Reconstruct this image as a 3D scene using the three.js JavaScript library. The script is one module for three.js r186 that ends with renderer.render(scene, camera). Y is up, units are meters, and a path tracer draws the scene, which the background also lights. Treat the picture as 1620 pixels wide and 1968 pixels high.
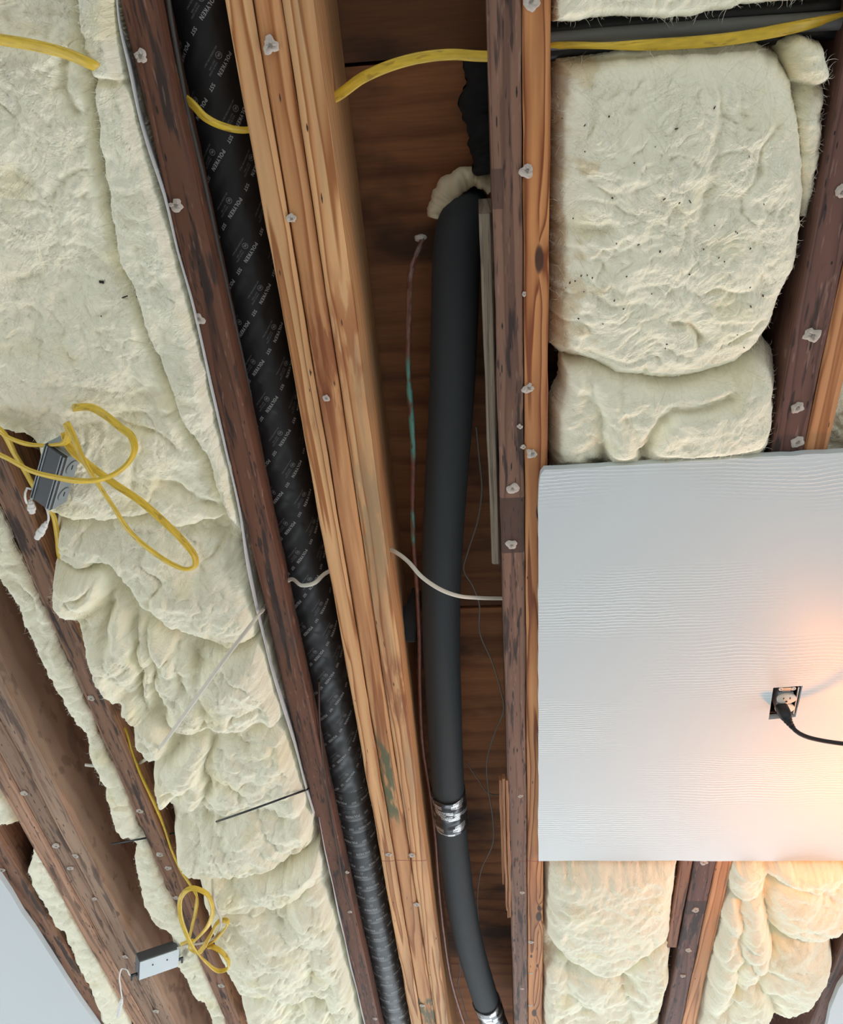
import * as THREE from 'three';
import { ImprovedNoise } from 'three/addons/math/ImprovedNoise.js';
import { mergeGeometries } from 'three/addons/utils/BufferGeometryUtils.js';
import { RoundedBoxGeometry } from 'three/addons/geometries/RoundedBoxGeometry.js';
import { RectAreaLightUniformsLib } from 'three/addons/lights/RectAreaLightUniformsLib.js';

// ------------------------------------------------------------------ camera, light, exposure
RectAreaLightUniformsLib.init();
const scene = new THREE.Scene();
const W = 1620, H = 1968, F = 1622;                 // frame and focal length in pixels
const EYE = new THREE.Vector3(0, 1.5, 0);
const camera = new THREE.PerspectiveCamera(2 * Math.atan(H / 2 / F) * 180 / Math.PI, W / H, 0.02, 40);
{ // joists run along -Z and vanish at pixel (1024, 3320); +X lies level across the picture
  const V = new THREE.Vector3(1024 - W / 2, -(3320 - H / 2), -F).normalize();
  const a = -(1655 - H / 2), X = new THREE.Vector3(-(a * V.y - F * V.z) / V.x, a, -F).normalize();
  if (X.x < 0) X.negate();
  const Z = V.clone().negate(), Y = new THREE.Vector3().crossVectors(Z, X);
  const R = new THREE.Matrix4().makeBasis(X, Y, Z).transpose();
  camera.position.copy(EYE);
  camera.quaternion.setFromRotationMatrix(R);
  camera.updateMatrixWorld();
}
const renderer = new THREE.WebGLRenderer({ antialias: true });
renderer.toneMapping = THREE.LinearToneMapping;
renderer.toneMappingExposure = 0.51;
renderer.shadowMap.enabled = true;
scene.background = new THREE.Color(0xbfd0dd);

const YJ = 2.54, DEP = 0.184, YS = YJ + DEP;        // underside of the joists, joist depth, underside of the subfloor
const ROOM = { x0: -2.6, x1: 2.6, z0: -4.2, z1: 2.6, top: YS + 0.05 };
const DAY = 0xe5f1f9;
function areaLight(pos, target, w, h, color, intensity) {
  const l = new THREE.RectAreaLight(color, intensity, w, h);
  l.position.set(...pos); l.lookAt(...target); l.castShadow = true; scene.add(l);
  return l;
}
areaLight([0.5, 1.42, ROOM.z0 + 0.06], [0.5, 1.42, 0], 2.6, 1.5, DAY, 9);          // window in the far wall
areaLight([-0.2, 1.35, ROOM.z1 - 0.06], [-0.2, 1.35, 0], 3.2, 1.7, DAY, 3);        // added, unseen window in the near wall, for cool fill
areaLight([ROOM.x0 + 0.06, 1.35, -1.9], [0, 1.35, -1.9], 2.2, 1.4, DAY, 5);        // added, unseen window in the left wall, brightens lumps from the side
areaLight([ROOM.x1 - 0.06, 1.35, -1.4], [0, 1.35, -1.4], 2.2, 1.4, DAY, 5);        // added, unseen window in the right wall, matching low side light

// ------------------------------------------------------------------ helpers
const P = new ImprovedNoise();
const noise = (x, y, z = 0) => P.noise(x, y, z);
function fbm(x, y, z = 0, o = 4) { let s = 0, a = 0.5; for (let i = 0; i < o; i++) { s += a * noise(x, y, z); x *= 2.03; y *= 2.03; z += 7.3; a *= 0.5; } return s; }
function rng(seed) { let s = seed >>> 0; return () => { s = (s + 0x6D2B79F5) >>> 0; let t = s; t = Math.imul(t ^ (t >>> 15), t | 1); t ^= t + Math.imul(t ^ (t >>> 7), t | 61); return ((t ^ (t >>> 14)) >>> 0) / 4294967296; }; }
const clamp = (x, a = 0, b = 1) => Math.min(b, Math.max(a, x));
const mix = (a, b, t) => a + (b - a) * t;
const sstep = (a, b, x) => { const t = clamp((x - a) / (b - a)); return t * t * (3 - 2 * t); };
const _q = camera.quaternion.clone();
function at(px, py, y = YJ) {                        // the point of the level plane at height y that the photograph shows at pixel (px, py)
  const d = new THREE.Vector3((px - W / 2), -(py - H / 2), -F).applyQuaternion(_q);
  return EYE.clone().addScaledVector(d, (y - EYE.y) / d.y);
}
const names = {};
function numbered(n) { const k = names[n] = (names[n] ?? -1) + 1; return k ? n + '_' + String(k).padStart(3, '0') : n; }
function shade(o) { o.castShadow = true; o.receiveShadow = true; return o; }
function thing(name, label, category, pos, group) {
  const o = new THREE.Group(); o.name = numbered(name); if (pos) o.position.copy(pos);
  o.userData = { label, category }; if (group) o.userData.group = group;
  scene.add(o); return o;
}
function part(name, geo, mat, parent, label) {       // geometry given in world metres, moved into the parent's frame
  const m = shade(new THREE.Mesh(geo, mat)); m.name = name;
  if (label) m.userData.label = label;
  if (parent.isMesh || parent.position.lengthSq()) { const w = new THREE.Vector3(); let p = parent; while (p && p !== scene) { w.add(p.position); p = p.parent; } if (!geo.userData.local) geo.translate(-w.x, -w.y, -w.z); }
  parent.add(m); return m;
}
function struct(name, geo, mat, parent = scene) {
  const m = shade(new THREE.Mesh(geo, mat)); m.name = name;
  if (parent === scene) m.userData.kind = 'structure';
  parent.add(m); return m;
}
function box(x0, x1, y0, y1, z0, z1, r = 0) {
  const g = r ? new RoundedBoxGeometry(Math.abs(x1 - x0), Math.abs(y1 - y0), Math.abs(z1 - z0), 2, r) : new THREE.BoxGeometry(Math.abs(x1 - x0), Math.abs(y1 - y0), Math.abs(z1 - z0));
  return g.translate((x0 + x1) / 2, (y0 + y1) / 2, (z0 + z1) / 2);
}
function std(color, roughness = 0.7, extra = {}) { return new THREE.MeshStandardMaterial({ color, roughness, ...extra }); }
function dataTex(w, h, fill, srgb = true) {
  const d = new Uint8Array(w * h * 4);
  for (let y = 0; y < h; y++) for (let x = 0; x < w; x++) { const i = (y * w + x) * 4, c = fill(x, y); d[i] = clamp(c[0], 0, 255); d[i + 1] = clamp(c[1], 0, 255); d[i + 2] = clamp(c[2], 0, 255); d[i + 3] = 255; }
  const t = new THREE.DataTexture(d, w, h, THREE.RGBAFormat);
  if (srgb) t.colorSpace = THREE.SRGBColorSpace;
  t.magFilter = THREE.LinearFilter; t.minFilter = THREE.LinearMipmapLinearFilter; t.generateMipmaps = true;
  t.wrapS = t.wrapT = THREE.MirroredRepeatWrapping; t.needsUpdate = true; return t;
}
// flat or round section swept along a smooth path; pts: [px, py, height above the joist underside, roll in degrees]
function pathOf(pts) { return pts.map(p => at(p[0], p[1], YJ + (p[2] ?? 0))); }
function sweep(points, { w = 0.011, h = 0.0055, rolls = null, n = 0, rad = 10, rfn = null, closedEnds = true, sq = 2.6, tension = 0.5, uvW = 1 } = {}) {
  const curve = new THREE.CatmullRomCurve3(points, false, 'centripetal', tension);
  const L = curve.getLength(); const N = n || Math.max(8, Math.ceil(L / 0.008));
  const pos = [], uv = [], idx = []; let pn = null;
  for (let i = 0; i <= N; i++) {
    const t = i / N, c = curve.getPointAt(t), T = curve.getTangentAt(t);
    let n0 = new THREE.Vector3(0, -1, 0); n0.addScaledVector(T, -n0.dot(T));
    if (n0.length() < 0.25 && pn) { n0 = pn.clone().addScaledVector(T, -pn.dot(T)); }
    n0.normalize(); if (pn && n0.dot(pn) < -0.2) n0.negate(); 
    if (pn) { n0.lerp(pn.clone().addScaledVector(T, -pn.dot(T)).normalize(), 0.5).normalize(); }
    pn = n0.clone();
    let roll = 0; if (rolls) { const f = t * (rolls.length - 1), k = Math.min(rolls.length - 2, Math.floor(f)); roll = mix(rolls[k], rolls[k + 1], f - k) * Math.PI / 180; }
    n0.applyAxisAngle(T, roll);
    const B = new THREE.Vector3().crossVectors(T, n0);
    for (let j = 0; j <= rad; j++) {
      const a = j / rad * Math.PI * 2, ca = Math.cos(a), sa = Math.sin(a);
      const e = 2 / sq; let u = Math.sign(ca) * Math.abs(ca) ** e * w / 2, v = Math.sign(sa) * Math.abs(sa) ** e * h / 2;
      if (rfn) { const k = rfn(t, a, L, c); u *= k; v *= k; }
      pos.push(c.x + B.x * u + n0.x * v, c.y + B.y * u + n0.y * v, c.z + B.z * u + n0.z * v);
      uv.push(j / rad * Math.PI * (w + h) / 2 * uvW, t * L);
    }
  }
  for (let i = 0; i < N; i++) for (let j = 0; j < rad; j++) { const p = i * (rad + 1) + j, q = p + rad + 1; idx.push(p, p + 1, q, p + 1, q + 1, q); }
  if (closedEnds) for (const i of [0, N]) { const c = curve.getPointAt(i / N), k = pos.length / 3; pos.push(c.x, c.y, c.z); uv.push(0, 0); for (let j = 0; j < rad; j++) { const p = i * (rad + 1) + j; i ? idx.push(p, p + 1, k) : idx.push(p + 1, p, k); } }
  const g = new THREE.BufferGeometry();
  g.setAttribute('position', new THREE.Float32BufferAttribute(pos, 3)); g.setAttribute('uv', new THREE.Float32BufferAttribute(uv, 2)); g.setIndex(idx); g.computeVertexNormals();
  g.userData.L = L; return g;
}

// ------------------------------------------------------------------ the room
const plasterWall = std(0xd9dad6, 0.9);
const floorMat = new THREE.MeshStandardMaterial({ roughness: 0.8, map: dataTex(256, 256, (x, y) => { const v = 178 + 40 * fbm(x * 0.03, y * 0.03, 3) + 14 * noise(x * 0.4, y * 0.4, 5); return [v, v * 0.985, v * 0.95]; }) });
{
  const { x0, x1, z0, z1, top } = ROOM, T = 0.15;
  struct('floor', box(x0 - T, x1 + T, -0.2, 0, z0 - T, z1 + T), floorMat);
  const sideWall = (name, xc, za, zb, wy0, wy1, nm) => {
    struct(name, mergeGeometries([box(xc, xc + T, 0, top, z0 - T, za), box(xc, xc + T, 0, top, zb, z1 + T), box(xc, xc + T, 0, wy0, za, zb), box(xc, xc + T, wy1, top, za, zb)]), plasterWall);
    const w = new THREE.Group(); w.name = nm; w.userData.kind = 'structure'; scene.add(w); const xm = xc + T / 2;
    struct('frame', mergeGeometries([box(xm - 0.03, xm + 0.03, wy0, wy1, za, za + 0.05), box(xm - 0.03, xm + 0.03, wy0, wy1, zb - 0.05, zb), box(xm - 0.031, xm + 0.031, wy0, wy0 + 0.05, za, zb), box(xm - 0.031, xm + 0.031, wy1 - 0.05, wy1, za, zb)]), std(0xe8e8e4, 0.5), w);
    struct('pane', box(xm - 0.004, xm + 0.004, wy0 + 0.04, wy1 - 0.04, za + 0.04, zb - 0.04), std(0xffffff, 0.4, { emissive: DAY, emissiveIntensity: 0.8 }), w);
  };
  sideWall('wall_left', x0 - T, -3.05, -0.75, 0.6, 2.1, 'added_window_3');  // this window is added, with a glowing pane, to rim-light the insulation
  sideWall('wall_right', x1, -2.55, -0.25, 0.6, 2.1, 'added_window_4');  // added window opposite, for rim light on the other side
  const holed = (name, zc, wx0, wx1, wy0, wy1, nm) => {
    const g = mergeGeometries([box(x0, wx0, 0, top, zc, zc + T), box(wx1, x1, 0, top, zc, zc + T), box(wx0, wx1, 0, wy0, zc, zc + T), box(wx0, wx1, wy1, top, zc, zc + T)]);
    struct(name, g, plasterWall);
    const w = new THREE.Group(); w.name = nm; w.userData.kind = 'structure'; scene.add(w);
    const fr = std(0xe8e8e4, 0.5), zm = zc + T / 2;
    struct('frame', mergeGeometries([box(wx0, wx0 + 0.05, wy0, wy1, zm - 0.03, zm + 0.03), box(wx1 - 0.05, wx1, wy0, wy1, zm - 0.03, zm + 0.03), box(wx0, wx1, wy0, wy0 + 0.05, zm - 0.031, zm + 0.031), box(wx0, wx1, wy1 - 0.05, wy1, zm - 0.031, zm + 0.031), box((wx0 + wx1) / 2 - 0.02, (wx0 + wx1) / 2 + 0.02, wy0, wy1, zm - 0.025, zm + 0.025)]), fr, w);
    struct('pane', box(wx0 + 0.04, wx1 - 0.04, wy0 + 0.04, wy1 - 0.04, zm - 0.004, zm + 0.004), std(0xffffff, 0.4, { emissive: DAY, emissiveIntensity: 0.8 }), w);
  };
  holed('wall_far', z0 - T, -0.85, 1.85, 0.62, 2.22, 'window_1');
  holed('wall_near', z1, -1.85, 1.45, 0.45, 2.25, 'added_window_2');  // window added behind the camera as fill light
}

// ------------------------------------------------------------------ wood
const ZV0 = 0.1, ZVL = 2.7;                          // v = 0 at z = ZV0, v = 1 at z = ZV0 - ZVL
function woodTex(seed, o) {
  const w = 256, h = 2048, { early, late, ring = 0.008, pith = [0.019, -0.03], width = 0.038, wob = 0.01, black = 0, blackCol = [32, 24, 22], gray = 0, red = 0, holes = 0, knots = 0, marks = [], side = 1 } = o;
  const r = rng(seed * 977 + 5), S = seed * 13.37;
  const kn = []; for (let i = 0; i < knots; i++) kn.push([width * (0.1 + 0.8 * r()), ZV0 - ZVL * r(), 0.006 + 0.01 * r()]);
  const hl = []; for (let i = 0; i < holes; i++) hl.push([Math.floor(78 + 100 * r()), Math.floor(h * r()), 1 + 1.6 * r(), 2 + 5 * r()]);
  const t = dataTex(w, h, (x, y) => {
    const z = ZV0 - ZVL * (y + 0.5) / h; let a, b;
    if (x < 77) { a = 0; b = (77 - x) / 77 * DEP; } else if (x < 179) { a = (x - 77) / 102 * width; b = 0; } else { a = width; b = (x - 179) / 77 * DEP; }
    let aa = a, bb = b, kd = 0;
    for (const k of kn) { const dz = z - k[1], da = a - k[0], e = Math.exp(-(dz * dz) / (k[2] * k[2] * 7) - (da * da) / (k[2] * k[2] * 1.2)) * (b < 0.01 ? 1 : 0); aa += (da >= 0 ? 1 : -1) * e * k[2] * 0.9; kd = Math.max(kd, sstep(0.72, 0.9, e)); }
    const wz = wob * (noise(z * 1.1, S, 1) * 1.2 + noise(z * 3.3, S, 2) * 0.45) + 0.0022 * noise(z * 14, a * 60, S);
    const rr = Math.hypot(aa - pith[0] + wz, (bb - pith[1] + wob * 1.4 * noise(z * 0.9, S, 7)) * 1);
    let ph = rr / ring + 0.25 * noise(a * 120, z * 5, S + 9); ph -= Math.floor(ph);
    let lt = ph < 0.8 ? 0.3 * ph / 0.8 + 0.7 * Math.pow(ph / 0.8, 6) : 1 - sstep(0.86, 1, ph);
    const fine = (b > 0 ? 0.3 : 1) * (noise(a * 900 + b * 130, z * 22, S) * 0.5 + noise(a * 2200 + b * 210, z * 60, S + 2) * 0.35);
    lt = clamp(lt * 0.9 + fine * 0.16);
    const tone = 1 + 0.22 * fbm(a * 25 + b * 8, z * 2.4, S + 4, 4) + 0.07 * fine;
    const sd = b > 0 ? side : 1; let c = [mix(early[0], late[0], lt) * tone * sd, mix(early[1], late[1], lt) * tone * sd, mix(early[2], late[2], lt) * tone * sd];  // side faces: less weathered wood, also brightened in colour for light on them
    const bl = (tg, k) => { c = [mix(c[0], tg[0], k), mix(c[1], tg[1], k), mix(c[2], tg[2], k)]; };
    if (red) bl([118, 58, 26], red * sstep(0.02, 0.3, fbm(a * 30 + b * 10, z * 2.2, S + 11, 4)));
    if (gray) bl([132, 118, 100], gray * sstep(-0.05, 0.35, fbm(a * 60 + b * 12, z * 5, S + 21, 4)));
    if (black) {
      const q = fbm(a * 70 + b * 20, z * 7.5, S + 31, 4), q2 = fbm(a * 160 + b * 45, z * 20, S + 41, 3);
      bl(blackCol, black * (b > 0 ? 0.45 : 1) * Math.max(sstep(0.12, 0.3, q), 0.9 * sstep(0.2, 0.34, q2)));
      bl([165, 140, 122], black * 0.55 * sstep(0.24, 0.36, fbm(a * 260 + b * 60, z * 30, S + 51, 3)));
    }
    if (kd) bl([58, 34, 22], kd * 0.85);
    for (const m of marks) if (z < m.z0 && z > m.z1 && b < (m.b ?? 0.012)) {
      const e = Math.min(m.z0 - z, z - m.z1), u = a / width; if (u < (m.u0 ?? -1) || u > (m.u1 ?? 2)) continue;
      const soft = m.soft ? sstep(0, m.soft, e) * sstep(-0.12, 0.2, fbm(a * 90, z * 18, S + 3, 4) + 0.1) : 1; bl(m.c, m.k * soft);
    }
    return c;
  });
  const d = t.image.data;
  for (const [hx, hy, rx, ry] of hl) for (let y = -8; y <= 8; y++) for (let x = -4; x <= 4; x++) {
    const q = (x * x) / (rx * rx) + (y * y) / (ry * ry * 0.35); if (q > 1.6) continue; const X = hx + x, Y = hy + y; if (X < 78 || X > 177 || Y < 0 || Y >= h) continue;
    const i = (Y * w + X) * 4, k = q < 0.8 ? 0.2 : 0.55; d[i] *= k; d[i + 1] *= k; d[i + 2] *= k;
  }
  return t;
}
function woodMat(seed, o) { const m = woodTex(seed, o); return new THREE.MeshStandardMaterial({ map: m, bumpMap: m, bumpScale: 0.0012, roughness: o.rough ?? 0.72 }); }
// a board on edge: xl(z), xr(z) are the lower corners, yb the underside
function board(xl, xr, yb, yt, z0, z1, seed, { cham = 0.0025, jit = 0.0007, uvs = [0.3, 0.7] } = {}) {
  const N = Math.max(3, Math.ceil((z0 - z1) / 0.03)), pos = [], uv = [], idx = [];
  const [ua, ub] = uvs;
  for (let i = 0; i <= N; i++) {
    const z = mix(z0, z1, i / N), v = (ZV0 - z) / ZVL, l = xl(z), r = xr(z), j = k => jit * 2 * noise(z * 9, seed * 3.1 + k, 0.5) + jit * noise(z * 31, seed * 1.7 + k, 0.3);
    const c1 = cham * (1 + 0.9 * noise(z * 5, seed, 4)), c2 = cham * (1 + 0.9 * noise(z * 5, seed, 9));
    const cx = (r - l) * 0;
    const pts = [[l, yt, 0], [l + j(1), yb + c1, ua - 0.005], [l + c1 + cx, yb + j(2), ua + 0.01], [(l + r) / 2, yb + j(5) * 0.7, (ua + ub) / 2], [r - c2, yb + j(3), ub - 0.01], [r + j(4), yb + c2, ub + 0.005], [r, yt, 1], [l, yt, 0]];
    for (const p of pts) { pos.push(p[0], p[1], z); uv.push(p[2], v); }
  }
  for (let i = 0; i < N; i++) for (let k = 0; k < 7; k++) { const p = i * 8 + k, q = p + 8; idx.push(p, p + 1, q, p + 1, q + 1, q); }
  for (const i of [0, N]) for (let k = 1; k < 6; k++) { const b = i * 8; i ? idx.push(b, b + k, b + k + 1) : idx.push(b, b + k + 1, b + k); }
  let g = new THREE.BufferGeometry(); g.setAttribute('position', new THREE.Float32BufferAttribute(pos, 3)); g.setAttribute('uv', new THREE.Float32BufferAttribute(uv, 2)); g.setIndex(idx);
  g = g.toNonIndexed(); 
  // outward orientation check: underside normal must point down
  g.computeVertexNormals(); return g;
}
function edgeLine(p0, p1, y = YJ) {                  // x as a function of z through two traced points; constant beyond them
  const A = at(...p0, y), B = at(...p1, y); if (Math.abs(A.z - B.z) < 1e-3) return () => A.x;
  return z => A.x + (B.x - A.x) * clamp((z - A.z) / (B.z - A.z), -0.3, 1.3);
}
const along = (px, py, y = YJ) => { const x = at(px, py, y).x; return () => x; };
const zAt = (py, y = YJ) => at(1000, py, y).z;
const CHALK = { z0: zAt(1655) + 0.0016, z1: zAt(1655) - 0.0016, c: [120, 40, 30], k: 0.55 };
const dabMat = std(0xc6bbb0, 0.9), nailMat = std(0x8f8982, 0.5, { metalness: 0.4 });
function dab(parent, px, py, size, y = YJ, seed = px) {   // bit of joint compound left round a nail head
  const c = at(px, py, y), g = new THREE.SphereGeometry(1, 22, 12); const p = g.attributes.position;
  for (let i = 0; i < p.count; i++) {
    let x = p.getX(i), yy = p.getY(i), z = p.getZ(i); const a = Math.atan2(z, x), rr = Math.hypot(x, z);
    const k = 0.97 + 0.6 * noise(Math.cos(a) * 0.9 + seed * 1.37, Math.sin(a) * 0.9, seed * 0.113) + 0.22 * noise(Math.cos(a) * 2.2, Math.sin(a) * 2.2, seed);
    let d = yy < 0 ? yy * (0.30 + 0.3 * noise(x * 4, z * 4, seed)) * (0.55 + 0.6 * sstep(0.1, 0.5, rr)) : yy * 0.05;
    p.setXYZ(i, c.x + x * size * k, y + d * size, c.z + z * size * k);
  }
  g.computeVertexNormals();
  const m = part('plaster_dab', g, dabMat, parent);
  const n = new THREE.CylinderGeometry(size * 0.26, size * 0.2, size * 0.3, 10).translate(c.x + size * 0.05, y - size * 0.2, c.z);
  part('nail', n, nailMat, m);
  return m;
}
function joist(name, label, category, xl, xr, mat, seed, dabs = [], zr = [ROOM.z1 - 0.02, ROOM.z0 + 0.02], yb = YJ, group) {
  const o = thing(name, label, category, null, group);
  const b = part('board', board(xl, xr, yb, YS - 0.002, zr[0], zr[1], seed), mat, o);
  for (const [px, py, s] of dabs) dab(o, px, py, s, yb);
  return o;
}
const OLD = { early: [124, 88, 66], late: [92, 62, 46], ring: 0.006, black: 0.7, holes: 60, rough: 0.75 };
const stain = (ya, yb2, c, k, e = {}) => ({ z0: zAt(ya), z1: zAt(yb2), c, k, ...e });
joist('floor_joist', 'dark brown old joist between the white insulation and the black wrapped duct', 'joist', edgeLine([230, 0], [701, 1968]), edgeLine([297, 0], [729, 1968]),
  woodMat(1, { ...OLD, early: [112, 72, 52], late: [82, 50, 37], marks: [CHALK, stain(1150, 1260, [78, 64, 58], 0.5, { soft: 0.04 }), stain(0, 90, [48, 34, 30], 0.5, { soft: 0.05 })] }), 1,
  [[270, 107, 0.0085], [338, 395, 0.0085], [382, 612, 0.008], [667, 1676, 0.005], [672, 1752, 0.005], [720, 1958, 0.006]]);
joist('floor_joist', 'dark stained joist running left of the orange board, beside the grey foam covered pipe', 'joist', edgeLine([936, 0], [988, 1968]), edgeLine([1001, 0], [1014.5, 1968]),
  woodMat(2, { ...OLD, early: [132, 98, 80], late: [100, 70, 57], marks: [CHALK, stain(956, 1062, [66, 44, 36], 0.7), stain(322, 400, [70, 50, 42], 0.6, { u1: 0.35 })] }), 2,
  [[985, 938, 0.0085], [983, 1047, 0.0085], [999, 820, 0.004], [1003, 1715, 0.006], [1003, 1900, 0.005], [1000, 1530, 0.005]]);
joist('sister_joist', 'orange newer board with wavy grain and knots, fixed along the dark central joist', 'joist', edgeLine([1003, 0], [1015.5, 1968]), edgeLine([1060, 0], [1041.6, 1968]),
  woodMat(3, { early: [206, 144, 90], late: [120, 58, 24], ring: 0.008, wob: 0.02, pith: [0.012, -0.02], knots: 7, red: 0.25, marks: [CHALK], holes: 6 }), 3,
  [[1020, 2, 0.008], [1012, 327, 0.008], [1007, 565, 0.0035], [1016, 745, 0.0085], [1006, 859, 0.004], [1023, 871, 0.0085], [1020, 1810, 0.006], [1020, 1870, 0.004], [1019, 1932, 0.005]]);
joist('floor_joist', 'dark brown joist at the right, passing under the corner of the white board', 'joist', along(1482, 870), edgeLine([1728, 0], [1310, 1968]),
  woodMat(4, { ...OLD, early: [110, 76, 66], late: [80, 52, 46], black: 0.7, marks: [stain(1730, 1755, [58, 42, 36], 0.7)] }), 4,
  [[1560, 645, 0.011], [1552, 640, 0.005], [1532, 783, 0.009], [1532, 849, 0.0095], [1617, 370, 0.008], [1352, 1657, 0.009], [1337, 1749, 0.009], [1322, 1826, 0.008], [1312, 1875, 0.008]]);
joist('sister_joist', 'light orange board fixed along the dark joist at the right', 'joist', edgeLine([1729.5, 0], [1311, 1968]), along(1590, 868),
  woodMat(5, { early: [205, 146, 98], late: [158, 98, 54], ring: 0.006, holes: 10 }), 5);
joist('floor_joist', 'brown old joist at the left with the yellow cable tucked along its edge', 'joist', along(435, 1968), along(463, 1968),
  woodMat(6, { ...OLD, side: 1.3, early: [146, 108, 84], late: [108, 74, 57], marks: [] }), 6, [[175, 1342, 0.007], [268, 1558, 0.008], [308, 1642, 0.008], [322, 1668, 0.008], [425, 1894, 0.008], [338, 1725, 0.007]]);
joist('floor_joist', 'brown joist at the lower left along the edge of the white ceiling sheet', 'joist', along(183, 1968), along(211, 1968),
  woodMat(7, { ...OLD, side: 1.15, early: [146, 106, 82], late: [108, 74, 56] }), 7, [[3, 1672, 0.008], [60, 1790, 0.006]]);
joist('floor_joist', 'dark joist in the lower right corner beside the white board corner', 'joist', along(1558, 1968), along(1585, 1968),
  woodMat(8, { ...OLD, early: [104, 72, 60], late: [74, 48, 42] }), 8, [[1610, 1905, 0.007], [1595, 1958, 0.008]]);
function beam(label, lines, mats, seed, dabs) {
  const o = thing('built_up_beam', label, 'beam');
  for (let i = 0; i < 3; i++) part('ply', board(lines[i], z => lines[i + 1](z) - 0.0012, YJ + [0, 0.0015, 0.0008][i], YS - 0.002, ROOM.z1 - 0.02, ROOM.z0 + 0.02, seed + i, { cham: 0.003 }), mats[i], o);
  for (const [px, py, s] of dabs) dab(o, px, py, s);
}
const NEW = { early: [216, 168, 118], late: [150, 90, 44], ring: 0.0085, wob: 0.02, holes: 10 };
beam('wide tan beam of three planks, with dark orange grain and brown water stains, in the middle', [edgeLine([431, 0], [790, 1968]), edgeLine([485, 0], [811, 1968]), edgeLine([541, 0], [837, 1968]), edgeLine([604, 0], [862, 1968])],
  [woodMat(11, { ...NEW, marks: [CHALK, stain(760, 830, [120, 66, 30], 0.6, { soft: 0.05, u0: 0.1, u1: 0.7 })] }),
   woodMat(12, { ...NEW, ring: 0.011, early: [208, 154, 104], red: 0.3, marks: [CHALK, stain(470, 850, [120, 58, 26], 0.55, { soft: 0.12 }), stain(1390, 1600, [66, 84, 58], 0.75, { soft: 0.08, u0: -1, u1: 0.75 }), stain(1920, 1975, [66, 80, 62], 0.7, { soft: 0.02 })] }),
   woodMat(13, { ...NEW, ring: 0.0105, pith: [0.03, -0.015], red: 0.2, gray: 0.25, marks: [CHALK, stain(440, 800, [132, 62, 26], 0.45, { soft: 0.12 }), stain(820, 1180, [150, 132, 100], 0.5, { soft: 0.1 }), stain(1240, 1400, [112, 56, 28], 0.4, { soft: 0.05 })] })], 11,
  [[520, 87, 0.009], [560, 420, 0.006], [627, 765, 0.005], [747, 1642, 0.007], [792, 1643, 0.007], [801, 1738, 0.007], [810, 1932, 0.007]]);
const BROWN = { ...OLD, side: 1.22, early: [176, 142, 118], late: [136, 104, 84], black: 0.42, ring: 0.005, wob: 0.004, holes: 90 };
const bl = [255, 282, 309, 336].map(x => along(x, 1968));
beam('weathered grey brown beam of three planks at the lower left, full of nail holes', bl,
  [woodMat(21, { ...BROWN, early: [182, 140, 112] }), woodMat(22, { ...BROWN, early: [156, 126, 104], late: [122, 94, 76] }), woodMat(23, { ...BROWN, early: [160, 132, 110] })], 21,
  [[48, 1525, 0.007], [108, 1625, 0.009], [145, 1645, 0.007], [135, 1668, 0.008], [240, 1838, 0.007], [300, 1943, 0.009], [182, 1727, 0.006]]);
// short scab block beside the lower right joist
{ const o = thing('wood_block', 'short reddish wood scab beside the dark joist, just below the white board', 'wood block');
  part('board', board(z => along(1482, 870)(z) - 0.027, z => along(1482, 870)(z) - 0.0015, YJ + 0.004, YJ + 0.1, zAt(1600), zAt(1822), 31), woodMat(31, { ...OLD, early: [150, 104, 78], late: [112, 70, 50], black: 0.4 }), o); }
{ const o = thing('wood_strip', 'narrow weathered grey strip of wood beside the dark central joist', 'wood strip');
  const xl = edgeLine([920, 405], [945, 1085], YJ + 0.02), xr = edgeLine([946, 405], [962, 1085], YJ + 0.02);
  part('board', board(xl, xr, YJ + 0.02, YJ + 0.09, zAt(407, YJ + 0.02), zAt(1083, YJ + 0.02), 32), woodMat(32, { early: [136, 122, 104], late: [84, 72, 60], ring: 0.004, wob: 0.002, pith: [0.01, -0.1], black: 0.3, holes: 6 }), o); }
{ const o = thing('wood_splinter', 'split orange splinters of wood hanging along the dark central joist, low down', 'splinter');
  const m = woodMat(33, { early: [188, 134, 92], late: [140, 88, 52], ring: 0.004 }); const r = rng(5);
  const spl = [[965, 1500, 1700], [968, 1505, 1620], [970, 1497, 1750], [973, 1510, 1765], [977, 1500, 1764], [980, 1640, 1762], [984, 1600, 1768]];
  for (const [px, ya, yb] of spl) { const y = YJ - 0.001 + 0.012 * r(), c = at(px, 1600, y), z0 = zAt(ya, y), z1 = zAt(yb, y); part('splinter', board(z => c.x - 0.0028 + 0.002 * noise(z * 12, px), z => c.x + 0.0028 * clamp((z - z1) / 0.1, 0.1, 1) + 0.002 * noise(z * 12, px), y, y + 0.012, z0, z1, px, { cham: 0.001, jit: 0.0008 }), m, o); }
}
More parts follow.
